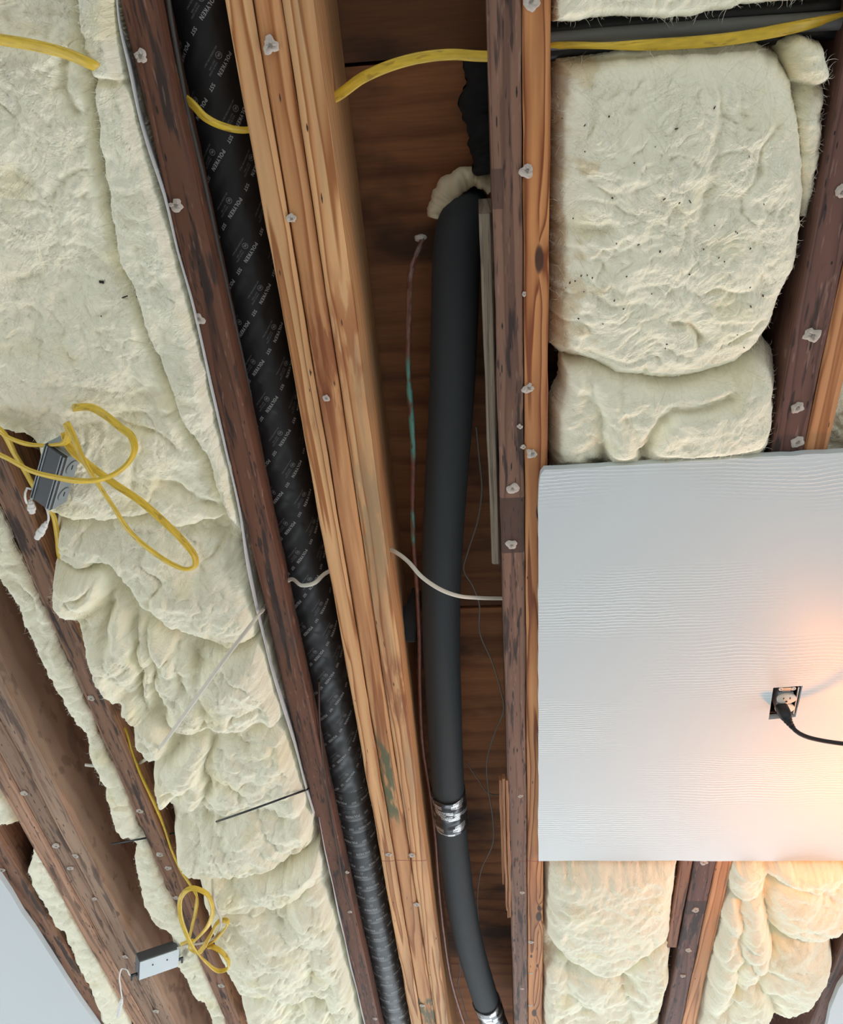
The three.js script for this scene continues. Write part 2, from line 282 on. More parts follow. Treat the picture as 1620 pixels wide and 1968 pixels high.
// ------------------------------------------------------------------ subfloor above the joists
{
  const tex = (s, lum) => dataTex(1024, 1024, (x, y) => { // grain runs across the joists
    const u = x / 1024, v = y / 1024, wv = 0.05 * fbm(u * 1.6, v * 3.2, s, 3) + 0.008 * noise(u * 9, v * 22, s + 1);
    let ph = Math.abs(v + wv) / 0.05 + 0.8 * noise(u * 1.5, v * 6, s + 5); ph -= Math.floor(ph);
    const am = 0.25 + 0.75 * sstep(-0.2, 0.3, fbm(u * 3, v * 4, s + 15, 3)), g = am * (ph < 0.8 ? Math.pow(ph / 0.8, 3) : 1 - sstep(0.8, 1, ph)), f = noise(u * 16, v * 260, s) * 0.5 + noise(u * 40, v * 500, s) * 0.3, bl = sstep(0.0, 0.4, fbm(u * 4, v * 6, s + 8, 5));
    const k = (1 + 0.16 * f + 0.3 * fbm(u * 3, v * 5, s + 2, 4)) * (1 - 0.5 * bl) * lum;
    return [mix(128, 100, g) * k, mix(84, 61, g) * k, mix(52, 37, g) * k];
  });
  const c = new THREE.Group(); c.name = 'ceiling'; c.userData.kind = 'structure'; scene.add(c);
  const zs = [ROOM.z1 + 0.15, at(800, 115, YS).z, at(900, 1168, YS).z, at(930, 1700, YS).z, ROOM.z0 - 0.15];
  for (let i = 0; i < 4; i++) {
    const t = tex(i * 17 + 3, [0.85, 1.1, 1.35, 1.2][i]), g = box(ROOM.x0 - 0.15, ROOM.x1 + 0.15, YS + [0, 0.003, 0.001, 0.004][i], YS + 0.03, zs[i] - 0.0025, zs[i + 1] + 0.0025), p = g.attributes.position, uv = g.attributes.uv;
    for (let k = 0; k < p.count; k++) uv.setXY(k, p.getX(k) / 1.0, p.getZ(k) / 1.0);
    struct('plywood_sheet', g, new THREE.MeshStandardMaterial({ map: t, bumpMap: t, bumpScale: 0.001, roughness: 0.85 }), c);
  }
  struct('plywood_backing', box(ROOM.x0 - 0.15, ROOM.x1 + 0.15, YS + 0.03, YS + 0.06, ROOM.z0 - 0.15, ROOM.z1 + 0.15), std(0x2a1c14, 0.9), c);
}

// ------------------------------------------------------------------ insulation
function canvas(w, h) { const c = document.createElement('canvas'); c.width = w; c.height = h; return c; }
const fibre = (() => {
  const S = 1024, c = canvas(S, S), g = c.getContext('2d'), r = rng(77); g.fillStyle = 'rgb(196,196,196)'; g.fillRect(0, 0, S, S);
  for (let i = 0; i < 12000; i++) {
    const x = r() * S, y = r() * S, a = 6.283 * (noise(x / 1024 * 6.283 > 0 ? Math.cos(x / 1024 * 6.283) * 0.9 : 0, Math.sin(x / 1024 * 6.283) * 0.9, Math.cos(y / 1024 * 6.283) * 0.9 + 3) + noise(Math.sin(y / 1024 * 6.283) * 0.9, 5, Math.cos(x / 1024 * 6.283))) + (r() - 0.5) * 1.7, L = 25 + 110 * r(), b = (r() - 0.5) * 1.2, v = r() < 0.55 ? 240 : 120;
    g.strokeStyle = `rgba(${v},${v},${v},${0.06 + 0.16 * r()})`; g.lineWidth = 0.7 + 3.4 * r() * r() * r();
    for (const ox of [-S, 0, S]) for (const oy of [-S, 0, S]) { if (x + ox < -90 || x + ox > S + 90 || y + oy < -90 || y + oy > S + 90) continue; g.beginPath(); g.moveTo(x + ox, y + oy); g.quadraticCurveTo(x + ox + Math.cos(a) * L * 0.5, y + oy + Math.sin(a) * L * 0.5, x + ox + Math.cos(a + b) * L, y + oy + Math.sin(a + b) * L); g.stroke(); }
  }
  const d = g.getImageData(0, 0, S, S).data;
  const col = dataTex(S, S, (x, y) => { const v = d[(y * S + x) * 4] / 196, k = 0.72 + 0.28 * v, q = clamp(1.15 - v, 0, 0.4); return [249 * k, (245 - 6 * q) * k, (227 - 50 * q) * k]; });
  const bmp = dataTex(S, S, (x, y) => { const v = d[(y * S + x) * 4]; return [v, v, v]; }, false);
  for (const t of [col, bmp]) t.wrapS = t.wrapT = THREE.RepeatWrapping;
  return { col, bmp };
})();
const woolMat = new THREE.MeshStandardMaterial({ map: fibre.col, bumpMap: fibre.bmp, bumpScale: 0.006, roughness: 1, vertexColors: true });
const fuzzMat = std(0xfaf6e4, 0.9);
function densify(poly, step, jit, seed) {
  const o = [];
  for (let i = 0; i < poly.length; i++) {
    const A = poly[i], B = poly[(i + 1) % poly.length], L = Math.hypot(B[0] - A[0], B[1] - A[1]), n = Math.max(1, Math.round(L / step));
    for (let k = 0; k < n; k++) { const t = k / n, x = mix(A[0], B[0], t), y = mix(A[1], B[1], t); o.push([x + jit * 1.6 * noise(x * 0.023, y * 0.023, seed) + jit * noise(x * 0.2, y * 0.2, seed + 3), y + jit * 1.6 * noise(x * 0.023, y * 0.023, seed + 5) + jit * noise(x * 0.2, y * 0.2, seed + 8)]); }
  }
  return o;
}
function inside(x, y, p) { let c = false; for (let i = 0, j = p.length - 1; i < p.length; j = i++) { const a = p[i], b = p[j]; if ((a[1] > y) !== (b[1] > y) && x < (b[0] - a[0]) * (y - a[1]) / (b[1] - a[1]) + a[0]) c = !c; } return c; }
function segD(x, y, a, b) { const dx = b[0] - a[0], dy = b[1] - a[1], t = clamp(((x - a[0]) * dx + (y - a[1]) * dy) / (dx * dx + dy * dy || 1)); return [Math.hypot(x - a[0] - t * dx, y - a[1] - t * dy), a[0] + t * dx, a[1] + t * dy]; }
const smax = (a, b, k) => { const h = Math.max(k - Math.abs(a - b), 0) / k; return Math.max(a, b) + h * h * k / 4; };
// outline in the photograph's pixels on the joist plane; lumps [px, py, rx, ry, turn, metres]; creases [[points], width px, metres]
function batt(label, outline, { R = 40, up = 0.08, base = 0.0, lumps = [], creases = [], a1 = 0.012, a2 = 0.0048, a3 = 0.0017, fuzz = 1, wr = 0.7, warp = 30, fall = 1.0, k = 0.006, floor = -0.025, seed = 1, jit = 2.6, rag = 3, stain = null, step = 2.7, ls = 1, tint = [1, 1, 1], tiltY = 0, cap = null, group, chips = [] } = {}) {
  const poly = densify(densify(outline, 10, rag * 0.5, seed + 2), 4, jit, seed), xs = poly.map(p => p[0]), ys = poly.map(p => p[1]);
  const x0 = Math.min(...xs) - step, x1 = Math.max(...xs) + step, y0 = Math.min(...ys) - step, y1 = Math.max(...ys) + step;
  const nx = Math.ceil((x1 - x0) / step), ny = Math.ceil((y1 - y0) / step);
  const id = new Int32Array((nx + 1) * (ny + 1)).fill(-1), ins = new Uint8Array((nx + 1) * (ny + 1)), V = [];
  for (let j = 0; j <= ny; j++) for (let i = 0; i <= nx; i++) ins[j * (nx + 1) + i] = inside(x0 + i * step, y0 + j * step, poly) ? 1 : 0;
  const get = (i, j) => i >= 0 && j >= 0 && i <= nx && j <= ny && ins[j * (nx + 1) + i];
  const L = lumps.map(l => ({ x: l[0], y: l[1], rx: l[2], ry: l[3], c: Math.cos((l[4] ?? 0) * Math.PI / 180), s: Math.sin((l[4] ?? 0) * Math.PI / 180), h: (l[5] ?? 0.03) * ls }));
  const surf = (x, y, e) => {
    const wp = at(x, y), wx = wp.x, wz = wp.z;
    const qx = x + warp * fbm(wx * 11, wz * 11, seed, 4), qy = y + warp * fbm(wx * 11, wz * 11, seed + 40, 4);
    let f = L.length ? floor : 0;
    for (const l of L) { const dx = qx - l.x, dy = qy - l.y, u = (dx * l.c + dy * l.s) / l.rx, v = (-dx * l.s + dy * l.c) / l.ry, g = 1 - u * u - v * v; if (g < -1.6) continue; f = smax(f, l.h * (g > 0 ? Math.pow(g, 0.8) : g * fall), k); }
    for (const c of creases) { let d = 1e9; for (let i = 0; i + 1 < c[0].length; i++) d = Math.min(d, segD(qx, qy, c[0][i], c[0][i + 1])[0]); f -= c[2] * Math.exp(-(d / c[1]) * (d / c[1])); }
    f += a1 * 2 * fbm(wx * 7, wz * 7, seed + 11, 2);
    const wx2 = wx + 0.02 * noise(wx * 12, wz * 12, seed), wz2 = wz + 0.02 * noise(wx * 12, wz * 12, seed + 6);
    const rdg = fbm(wx2 * 13, wz2 * 13, seed + 21, 4); f += a2 * (1 - 2.4 * Math.abs(rdg)) + a2 * 1.4 * fbm(wx2 * 30, wz2 * 30, seed + 25, 3);
    const fl = 3.0 * fbm(wx * 5, wz * 5, seed + 81, 2), ua = wx2 * Math.cos(fl) + wz2 * Math.sin(fl), va = -wx2 * Math.sin(fl) + wz2 * Math.cos(fl);
    f += a3 * 0.8 * (noise(ua * 38, va * 210, seed + 83) + 0.6 * noise(ua * 80, va * 420, seed + 85));
    const w1 = fbm(wx2 * 9 + 3, wz2 * 9, seed + 91, 3), w2 = fbm(wx2 * 17 + 3, wz2 * 17, seed + 93, 3), mk = sstep(-0.1, 0.25, noise(wx * 8, wz * 8, seed + 95));
    f -= a2 * wr * (mk * 2.2 * Math.exp(-w1 * w1 * 260) + (1 - mk * 0.5) * 1.1 * Math.exp(-w2 * w2 * 170));
    f += a3 * 2 * fbm(wx2 * 90, wz2 * 70, seed + 31, 3);
    const s = clamp(e / R), dome = Math.sqrt(1 - (1 - s) * (1 - s));
    let dr = -up + (up + base + f + tiltY * (y - (y0 + y1) / 2)) * dome;
    if (cap) dr = mix(dr, Math.min(dr, cap[2]), sstep(cap[0], cap[1], y + (x - 1046) * 0.0587));   // pressed flat where a board holds it
    return [wx, dr, wz];
  };
  const pos = [], uv = [], col = []; 
  const vert = (i, j) => {
    const k2 = j * (nx + 1) + i; if (id[k2] >= 0) return id[k2];
    let x = x0 + i * step, y = y0 + j * step, best = 1e9, bx = x, by = y;
    for (let q = 0; q < poly.length; q++) { const r = segD(x, y, poly[q], poly[(q + 1) % poly.length]); if (r[0] < best) { best = r[0]; bx = r[1]; by = r[2]; } }
    if (!ins[k2]) { x = bx; y = by; best = 0; }
    const [wx, d, wz] = surf(x, y, best);
    const n = pos.length / 3; id[k2] = n; pos.push(wx, YJ - d, wz);
    uv.push(wx / 0.42 + 0.02 * noise(wx * 20, wz * 20, 1), wz / 0.42);
    const st = sstep(0.05, 0.45, fbm(wx * 11, wz * 11, seed + 61, 4)), t = 1 + 0.07 * fbm(wx * 26, wz * 26, seed + 71, 4);
    let tn = 0; if (stain) tn = 0.55 * sstep(0.02, 0.2, fbm(wx * 24, wz * 24, seed + 77, 5) + clamp((stain - x) / 260, -0.4, 0.22) - 0.1);   // ragged patches: tan dust plus orange-board bounce put into the colour
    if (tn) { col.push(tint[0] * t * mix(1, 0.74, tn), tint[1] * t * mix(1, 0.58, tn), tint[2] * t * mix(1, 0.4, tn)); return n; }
    col.push(tint[0] * t * mix(1, 0.96, st), tint[1] * t * mix(1, 0.93, st), tint[2] * t * mix(1, 0.82, st));
    return n;
  };
  const idx = [];
  for (let j = 0; j < ny; j++) for (let i = 0; i < nx; i++) if (get(i, j) || get(i + 1, j) || get(i, j + 1) || get(i + 1, j + 1)) { const a = vert(i, j), b = vert(i + 1, j), c = vert(i, j + 1), d = vert(i + 1, j + 1); idx.push(a, b, c, b, d, c); }
  const n = pos.length / 3, m = idx.length;               // flat back, closing the fleece inside the bay
  for (let i = 0; i < n; i++) { pos.push(pos[i * 3], YJ + up + 0.004, pos[i * 3 + 2]); uv.push(uv[i * 2], uv[i * 2 + 1]); col.push(col[i * 3], col[i * 3 + 1], col[i * 3 + 2]); }
  for (let i = 0; i < m; i += 3) idx.push(idx[i] + n, idx[i + 2] + n, idx[i + 1] + n);
  const g = new THREE.BufferGeometry(); g.setAttribute('position', new THREE.Float32BufferAttribute(pos, 3)); g.setAttribute('uv', new THREE.Float32BufferAttribute(uv, 2)); g.setAttribute('color', new THREE.Float32BufferAttribute(col, 3)); g.setIndex(idx); g.computeVertexNormals();
  const o = thing('insulation_batt', label, 'insulation', null, group);
  const fl = part('fleece', g, woolMat, o);
  // loose glass fibres standing off the edges and the face
  const r = rng(seed * 31 + 7), fp = [], fi = [], area = (x1 - x0) * (y1 - y0), nf = Math.round(clamp(area / 70, 500, 3000) * fuzz);
  for (let q = 0; q < nf; q++) {
    const i = Math.floor(r() * n), px = pos[i * 3], py = pos[i * 3 + 1], pz = pos[i * 3 + 2];
    let a = 6.283 * r(), L2 = 0.004 + 0.011 * r() * r(), b = (r() - 0.5) * 3.2, w = 0.0001 + 0.00014 * r(), dn = (0.0003 + 0.0015 * r() * r()); let x = px, z = pz, y = py - 0.0003; const k0 = fp.length / 3;
    for (let e = 0; e <= 4; e++) { const ww = w * (1 - 0.8 * e / 4), ca = Math.cos(a), sa = Math.sin(a); fp.push(x - sa * ww, y, z + ca * ww, x + sa * ww, y, z - ca * ww); x += ca * L2 / 4; z += sa * L2 / 4; y -= dn * (e < 2 ? 1 : -0.6); a += b / 4; if (e) { const c2 = k0 + e * 2; fi.push(c2 - 2, c2 - 1, c2, c2 - 1, c2 + 1, c2); } }
  }
  const fg = new THREE.BufferGeometry(); fg.setAttribute('position', new THREE.Float32BufferAttribute(fp, 3)); fg.setIndex(fi); fg.computeVertexNormals();
  part('loose_fibres', fg, fuzzMat, o).userData.kind = 'stuff';
  if (chips.length) { const gs = chips.map(([cx, cy, len, ang, w2]) => { const A = at(cx, cy, YJ - 0.02); let best = 1e9, yy = 0; for (let i = 0; i < n; i++) { const dd = (pos[i * 3] - A.x) ** 2 + (pos[i * 3 + 2] - A.z) ** 2; if (dd < best) { best = dd; yy = pos[i * 3 + 1]; } } return new THREE.BoxGeometry(len, 0.0012, w2, 4, 1, 1).rotateY(ang).translate(A.x, yy - 0.0006, A.z); }); part('debris', mergeGeometries(gs), std(0x2a221c, 0.9), o).userData.kind = 'stuff'; }
  return o;
}
batt('large cream insulation batt in the upper left, with a yellow cable crossing it', [[-70, -70], [150, -70], [170, 60], [192, 150], [200, 280], [222, 400], [240, 500], [275, 570], [305, 660], [345, 740], [370, 820], [405, 870], [425, 930], [452, 1000], [392, 1010], [379, 1019], [332, 1024], [278, 1002], [231, 1009], [188, 1007], [148, 1007], [84, 982], [80, 930], [70, 880], [58, 857], [25, 850], [-10, 832], [-70, 800]],
  { seed: 3, wr: 0.5, a2: 0.005, chips: [[188, 549, 0.006, 0.2, 0.003], [233, 576, 0.012, -0.25, 0.0014], [252, 582, 0.014, -0.4, 0.0018], [190, 612, 0.0015, 0, 0.001], [128, 843, 0.004, 1.2, 0.002]], R: 34, up: 0.05, base: 0.012, a1: 0.016, creases: [[[[135, 115], [128, 165], [150, 210]], 14, 0.014], [[[220, 812], [300, 828], [330, 850]], 9, 0.01], [[[310, 925], [370, 955], [430, 980]], 8, 0.01], [[[265, 870], [262, 960]], 12, 0.008]] });
batt('long white insulation strip standing against the dark joist at the left', [[135, -70], [220, -70], [240, 100], [262, 200], [290, 300], [320, 400], [347, 500], [375, 600], [400, 700], [420, 800], [447, 900], [466, 1000], [472, 1050], [462, 1040], [440, 990], [412, 930], [395, 870], [352, 810], [330, 740], [290, 660], [262, 570], [230, 500], [212, 400], [192, 280], [182, 140], [165, 80]],
  { seed: 5, wr: 0.4, R: 22, up: 0.04, base: 0.022, a1: 0.01, tint: [1, 1.01, 1.03], creases: [[[[150, 140], [260, 165]], 7, 0.016]] });
batt('folded insulation batt directly below the large upper left one', [[92, 985], [450, 985], [472, 1060], [482, 1120], [497, 1170], [503, 1225], [455, 1240], [400, 1226], [330, 1195], [275, 1160], [240, 1120], [215, 1085], [150, 1100], [104, 1075]],
  { seed: 7, R: 26, up: 0.06, base: 0.0, lumps: [[380, 1160, 170, 62, 14, 0.045], [160, 1065, 70, 60, 10, 0.02], [300, 1100, 130, 70, 20, 0.025]], floor: -0.03, ls: 1.1, fall: 0.7, k: 0.01, a2: 0.006, a3: 0.002 });
batt('billowing insulation batt with deep folds in the left bay, under the thin white cable', [[100, 1075], [215, 1080], [250, 1130], [330, 1190], [455, 1225], [508, 1215], [528, 1290], [552, 1380], [578, 1470], [606, 1560], [612, 1640], [540, 1660], [440, 1665], [372, 1700], [345, 1640], [312, 1555], [285, 1470], [262, 1430], [214, 1330], [160, 1200], [108, 1150]],
  { seed: 9, R: 24, up: 0.05, base: 0.004, k: 0.012, ls: 1.15, fall: 0.55, floor: -0.012, a1: 0.012, a2: 0.0065, a3: 0.0022, lumps: [[155, 1120, 61, 70, 20, 0.045], [202, 1247, 51, 108, -22, 0.052], [245, 1237, 32, 89, -8, 0.048], [289, 1261, 16, 89, -4, 0.036], [329, 1261, 35, 89, -14, 0.04], [377, 1285, 28, 70, -25, 0.034], [461, 1303, 89, 89, 0, 0.05], [523, 1341, 32, 37, 0, 0.042], [372, 1346, 51, 51, 30, 0.044], [292, 1402, 42, 47, -20, 0.044], [263, 1341, 28, 42, -20, 0.038], [351, 1464, 35, 80, 38, 0.05], [320, 1501, 28, 42, 30, 0.045], [372, 1497, 28, 42, 15, 0.038], [499, 1464, 103, 89, 0, 0.04], [452, 1511, 65, 51, 0, 0.034], [565, 1520, 42, 32, -20, 0.034], [466, 1605, 155, 56, -12, 0.05], [367, 1629, 51, 47, 0, 0.042], [565, 1582, 56, 42, -25, 0.038]], warp: 34 });
batt('billowing insulation batt at the bottom of the left bay, beside the small white faced box', [[345, 1640], [440, 1650], [540, 1650], [615, 1625], [632, 1680], [655, 1770], [680, 1870], [695, 1960], [705, 2060], [500, 2060], [470, 1950], [425, 1835], [390, 1745]],
  { seed: 11, R: 22, up: 0.05, base: 0.004, k: 0.012, ls: 1.15, fall: 0.55, floor: -0.012, a1: 0.012, a2: 0.0065, a3: 0.0022, lumps: [[542, 1666, 108, 51, -18, 0.044], [447, 1709, 56, 51, 0, 0.038], [414, 1699, 28, 51, 0, 0.033], [523, 1813, 103, 89, -10, 0.055], [471, 1747, 56, 56, 0, 0.04], [603, 1756, 51, 65, 0, 0.04], [424, 1813, 32, 56, 0, 0.033], [622, 1831, 37, 80, 0, 0.038], [659, 1888, 37, 70, 0, 0.036], [509, 1935, 51, 51, 0, 0.04], [556, 1888, 61, 37, 0, 0.03], [612, 1930, 32, 18, 10, 0.034], [678, 1959, 37, 47, 0, 0.03]], warp: 34 });
batt('narrow insulation strip between the brown joist and the grey brown beam at the left', [[-60, 880], [0, 1000], [139, 1308], [250, 1555], [386, 1858], [460, 2040], [430, 2040], [402, 1955], [355, 1898], [335, 1845], [322, 1801], [282, 1761], [262, 1694], [255, 1630], [221, 1600], [208, 1563], [198, 1516], [168, 1462], [161, 1419], [134, 1382], [111, 1338], [97, 1311], [80, 1287], [57, 1230], [34, 1176], [10, 1136], [-20, 1100], [-60, 1040]],
  { seed: 13, jit: 2.2, rag: 9, R: 16, up: 0.012, base: 0.0, a1: 0.008 });
batt('narrow insulation strip beside the lowest left joist, near the white ceiling sheet', [[70, 1640], [84, 1653], [144, 1774], [201, 1878], [290, 2040], [225, 2040], [188, 1955], [181, 1922], [144, 1851], [111, 1788], [67, 1730], [54, 1684], [57, 1643]],
  { seed: 15, jit: 2.2, rag: 8, R: 14, up: 0.015, base: 0.0, a1: 0.008 });
batt('end of an insulation strip at the left edge, above the lowest left joist', [[-60, 1420], [-15, 1500], [37, 1593], [28, 1602], [-10, 1606], [-60, 1600]], { seed: 17, R: 18, up: 0.05, base: -0.006 });
batt('insulation batt at the top right, above the black hoses', [[1064, -90], [1690, -90], [1660, -20], [1560, 5], [1430, 14], [1415, 24], [1330, 40], [1240, 42], [1190, 38], [1120, 46], [1064, 52]], { seed: 19, R: 30, up: 0.06, base: 0.012, a1: 0.01 });
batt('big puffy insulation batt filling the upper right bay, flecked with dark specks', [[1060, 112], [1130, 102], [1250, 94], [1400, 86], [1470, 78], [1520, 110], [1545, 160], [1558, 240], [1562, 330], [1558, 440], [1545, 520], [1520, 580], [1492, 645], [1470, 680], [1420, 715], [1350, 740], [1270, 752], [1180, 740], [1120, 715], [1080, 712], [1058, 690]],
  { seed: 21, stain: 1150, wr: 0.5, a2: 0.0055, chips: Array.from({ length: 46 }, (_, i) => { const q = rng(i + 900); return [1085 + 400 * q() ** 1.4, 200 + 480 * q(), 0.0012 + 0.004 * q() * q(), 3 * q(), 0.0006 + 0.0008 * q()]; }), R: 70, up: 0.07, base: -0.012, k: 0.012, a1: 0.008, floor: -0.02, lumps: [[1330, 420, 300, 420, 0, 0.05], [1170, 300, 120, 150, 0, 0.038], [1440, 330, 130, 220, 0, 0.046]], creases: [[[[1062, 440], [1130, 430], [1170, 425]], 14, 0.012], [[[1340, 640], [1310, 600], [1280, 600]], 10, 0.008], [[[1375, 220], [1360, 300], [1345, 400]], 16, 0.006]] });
batt('small insulation tuft tucked beside the right joist, top right', [[1500, 78], [1540, 68], [1600, 82], [1614, 150], [1602, 260], [1592, 330], [1572, 440], [1530, 440], [1530, 250], [1520, 150]], { seed: 23, R: 24, up: 0.07, base: -0.03, a1: 0.008, lumps: [[1560, 115, 55, 55, 0, 0.04], [1570, 300, 40, 140, 0, 0.02]] });
batt('insulation batt with a curled fold just above the white board', [[1082, 712], [1130, 700], [1270, 715], [1440, 690], [1490, 680], [1507, 705], [1502, 790], [1489, 870], [1480, 930], [1058, 945], [1060, 800], [1076, 765]],
  { seed: 25, cap: [872, 900, 0.002], wr: 0.4, R: 40, up: 0.06, base: -0.012, k: 0.01, a1: 0.006, floor: -0.03, lumps: [[1360, 800, 170, 120, -6, 0.05], [1190, 820, 40, 120, -12, 0.03], [1110, 800, 50, 110, 0, 0.018], [1240, 790, 60, 90, -20, 0.036]], creases: [[[[1240, 870], [1265, 800], [1300, 775], [1400, 755]], 13, 0.02]] });
batt('grey shadowed insulation behind the light orange board at the right edge', [[1655, 540], [1950, 540], [1950, 930], [1585, 930], [1590, 840], [1612, 720]], { seed: 27, R: 20, up: 0.09, base: -0.05 });
batt('rounded insulation batt under the white board, beside the orange central board', [[1044, 1646], [1316, 1646], [1300, 1720], [1294, 1812], [1245, 1840], [1197, 1880], [1130, 1878], [1080, 1848], [1044, 1800]],
  { seed: 29, wr: 0.4, R: 34, up: 0.06, base: -0.008, a1: 0.008, lumps: [[1170, 1740, 170, 170, 0, 0.05], [1090, 1720, 80, 120, 0, 0.03]] });
batt('rumpled insulation lumps in the lower right, between the orange board and the dark joist', [[1042, 1800], [1130, 1850], [1200, 1855], [1245, 1820], [1296, 1800], [1286, 1880], [1272, 1970], [1262, 2050], [1042, 2050]],
  { seed: 31, R: 20, up: 0.05, base: -0.01, a1: 0.006, lumps: [[1250, 1890, 55, 90, 10, 0.04], [1150, 1905, 70, 42, 8, 0.035], [1070, 1930, 50, 70, -20, 0.035], [1140, 1955, 80, 30, 0, 0.025], [1200, 1960, 60, 40, 0, 0.025]] });
batt('puffy insulation with deep creases right of the dark joist in the lower right', [[1405, 1646], [1700, 1646], [1700, 1700], [1622, 1790], [1600, 1850], [1560, 1905], [1500, 1962], [1470, 2040], [1325, 2040], [1345, 1940], [1380, 1760]],
  { seed: 33, R: 20, up: 0.05, base: -0.006, k: 0.005, ls: 1.3, a1: 0.006, lumps: [[1435, 1675, 42, 50, 0, 0.03], [1390, 1840, 34, 130, 8, 0.04], [1442, 1800, 38, 110, 4, 0.042], [1545, 1660, 85, 50, 5, 0.038], [1560, 1740, 90, 62, 8, 0.042], [1535, 1870, 80, 80, -20, 0.045], [1440, 1925, 50, 55, 20, 0.038], [1620, 1690, 60, 60, 0, 0.03], [1390, 1960, 50, 50, 0, 0.03]] });

{
  const pm = std(0xd9dcdc, 0.7);
  const strip = (label, pts) => wireThing('facing_paper', label, 'paper facing', pts, pm, { w: 0.034, h: 0.0012, n: 200, rad: 8, rolls: [78, 84, 80, 88, 80, 86, 78, 86, 80, 86] }, 'flange');
  strip('white paper flange of the upper left insulation along the dark joist', [[224, -60, 0.012], [232, 40, 0.01], [252, 130, 0.006], [272, 220, 0.01], [292, 290, 0.006], [318, 370, 0.004], [344, 480, 0.006], [370, 570, 0.004], [392, 660, 0.006], [414, 760, 0.006], [440, 880, 0.005], [462, 980, 0.002], [474, 1060, 0.002], [487, 1130, 0.0], [500, 1190, 0.0], [520, 1270, 0.002], [545, 1350, 0.002], [566, 1420, 0.002], [584, 1490, 0.004], [605, 1556, 0.006]].map(p => [p[0], p[1], p[2]]));
  strip('white paper flange of the lowest left bay insulation along the dark joist', [[612, 1560, 0.012], [628, 1640, 0.008], [650, 1740, 0.006], [672, 1840, 0.006], [694, 1930, 0.006], [712, 2010, 0.006]]);
}

// ------------------------------------------------------------------ white board with the outlet, ceiling sheet
const paintTex = dataTex(512, 1024, (x, y) => { const u = x / 512 * 0.7, v = y / 1024 * 1.2; let ph = (v + 0.012 * noise(u * 4, v * 5, 2) + 0.004 * noise(u * 14, v * 14, 7)) / 0.0065 + 1.5 * noise(u * 2, v * 12, 4); ph -= Math.floor(ph); const am = sstep(-0.15, 0.35, fbm(u * 2.2, v * 7, 9, 3)); const q = 128 + am * 90 * (Math.pow(ph, 3) - 0.3) + 8 * noise(u * 200, v * 200); return [q, q, q]; }, false);
const boardMat = new THREE.MeshPhysicalMaterial({ color: 0xced7d9, roughness: 0.42, bumpMap: paintTex, bumpScale: 0.0018, clearcoat: 0.1, clearcoatRoughness: 0.4 });
const YB = YJ - 0.012;
const flatPoly = (pts, y, th, holes = [], uvS = [0.7, 1.2]) => {   // a sheet with its own thickness, underside at y
  const W2 = p => { const c = at(p[0], p[1], y); return new THREE.Vector2(c.x, c.z); };
  const s = new THREE.Shape(pts.map(W2)); for (const h of holes) s.holes.push(new THREE.Path(h.map(W2)));
  const g = new THREE.ExtrudeGeometry(s, { depth: th, bevelEnabled: false, curveSegments: 4 });
  g.rotateX(Math.PI / 2); g.translate(0, y + th, 0);
  const p = g.attributes.position, uv = g.attributes.uv; for (let i = 0; i < p.count; i++) uv.setXY(i, p.getX(i) / uvS[0], p.getZ(i) / uvS[1]);
  return g;
};
{
  const o = thing('painted_board', 'large white painted wood board with horizontal grain, holding a power outlet', 'board');
  const edge = [[1036, 930], [1039, 912], [1046, 903]]; const r = rng(9);
  for (let x = 1080; x < 1960; x += 22) edge.push([x + r() * 8, 903 - (x - 1046) * 0.0587 + (r() - 0.5) * 2.2]);
  edge.push([1960, 850], [1960, 1652]); for (let x = 1900; x > 1060; x -= 40) edge.push([x, 1654.5 + (r() - 0.5) * 1.6]);
  edge.push([1035, 1655]); for (let y = 1630; y > 950; y -= 14) edge.push([1034.5 + (r() - 0.5) * 1.6 + (y < 1560 && y > 1500 ? 1.2 : 0), y]);
  part('board', flatPoly(edge, YB, 0.0115, [[[1486, 1322], [1543, 1318], [1529, 1378], [1477, 1383]]]), boardMat, o);
  const tornMat = std(0xb59a76, 0.9); // torn bare-wood edge along the top
  for (const [x, w] of [[1098, 36], [1166, 16], [1230, 50], [1440, 60]]) { const y = 903 - (x - 1046) * 0.0587; part('torn_edge', flatPoly([[x, y - 1.2], [x + w, y - 1.2 - w * 0.0587], [x + w, y + 0.3 - w * 0.0587], [x, y + 0.3]], YB + 0.003, 0.008), tornMat, o); }
}
{
  const o = thing('ceiling_sheet', 'plain white ceiling sheet in the bottom left corner', 'drywall');
  const pts = [[-600, 500], [-4, 1682], [20, 1718], [42, 1756], [64, 1786], [100, 1842], [128, 1886], [156, 1928], [185, 1968], [260, 2090], [-600, 2090]];
  part('sheet', flatPoly(pts, YJ - 0.0135, 0.013), std(0xcfd4d7, 0.85), o);
}
{ const o = thing('board_corner', 'small white corner of another board at the lower right edge', 'board');
  part('sheet', flatPoly([[1640, 1860], [1612, 1900], [1596, 1940], [1588, 1980], [1592, 2040], [1760, 2040], [1760, 1860]], YJ - 0.0135, 0.013), std(0xcfd4d7, 0.85), o); }

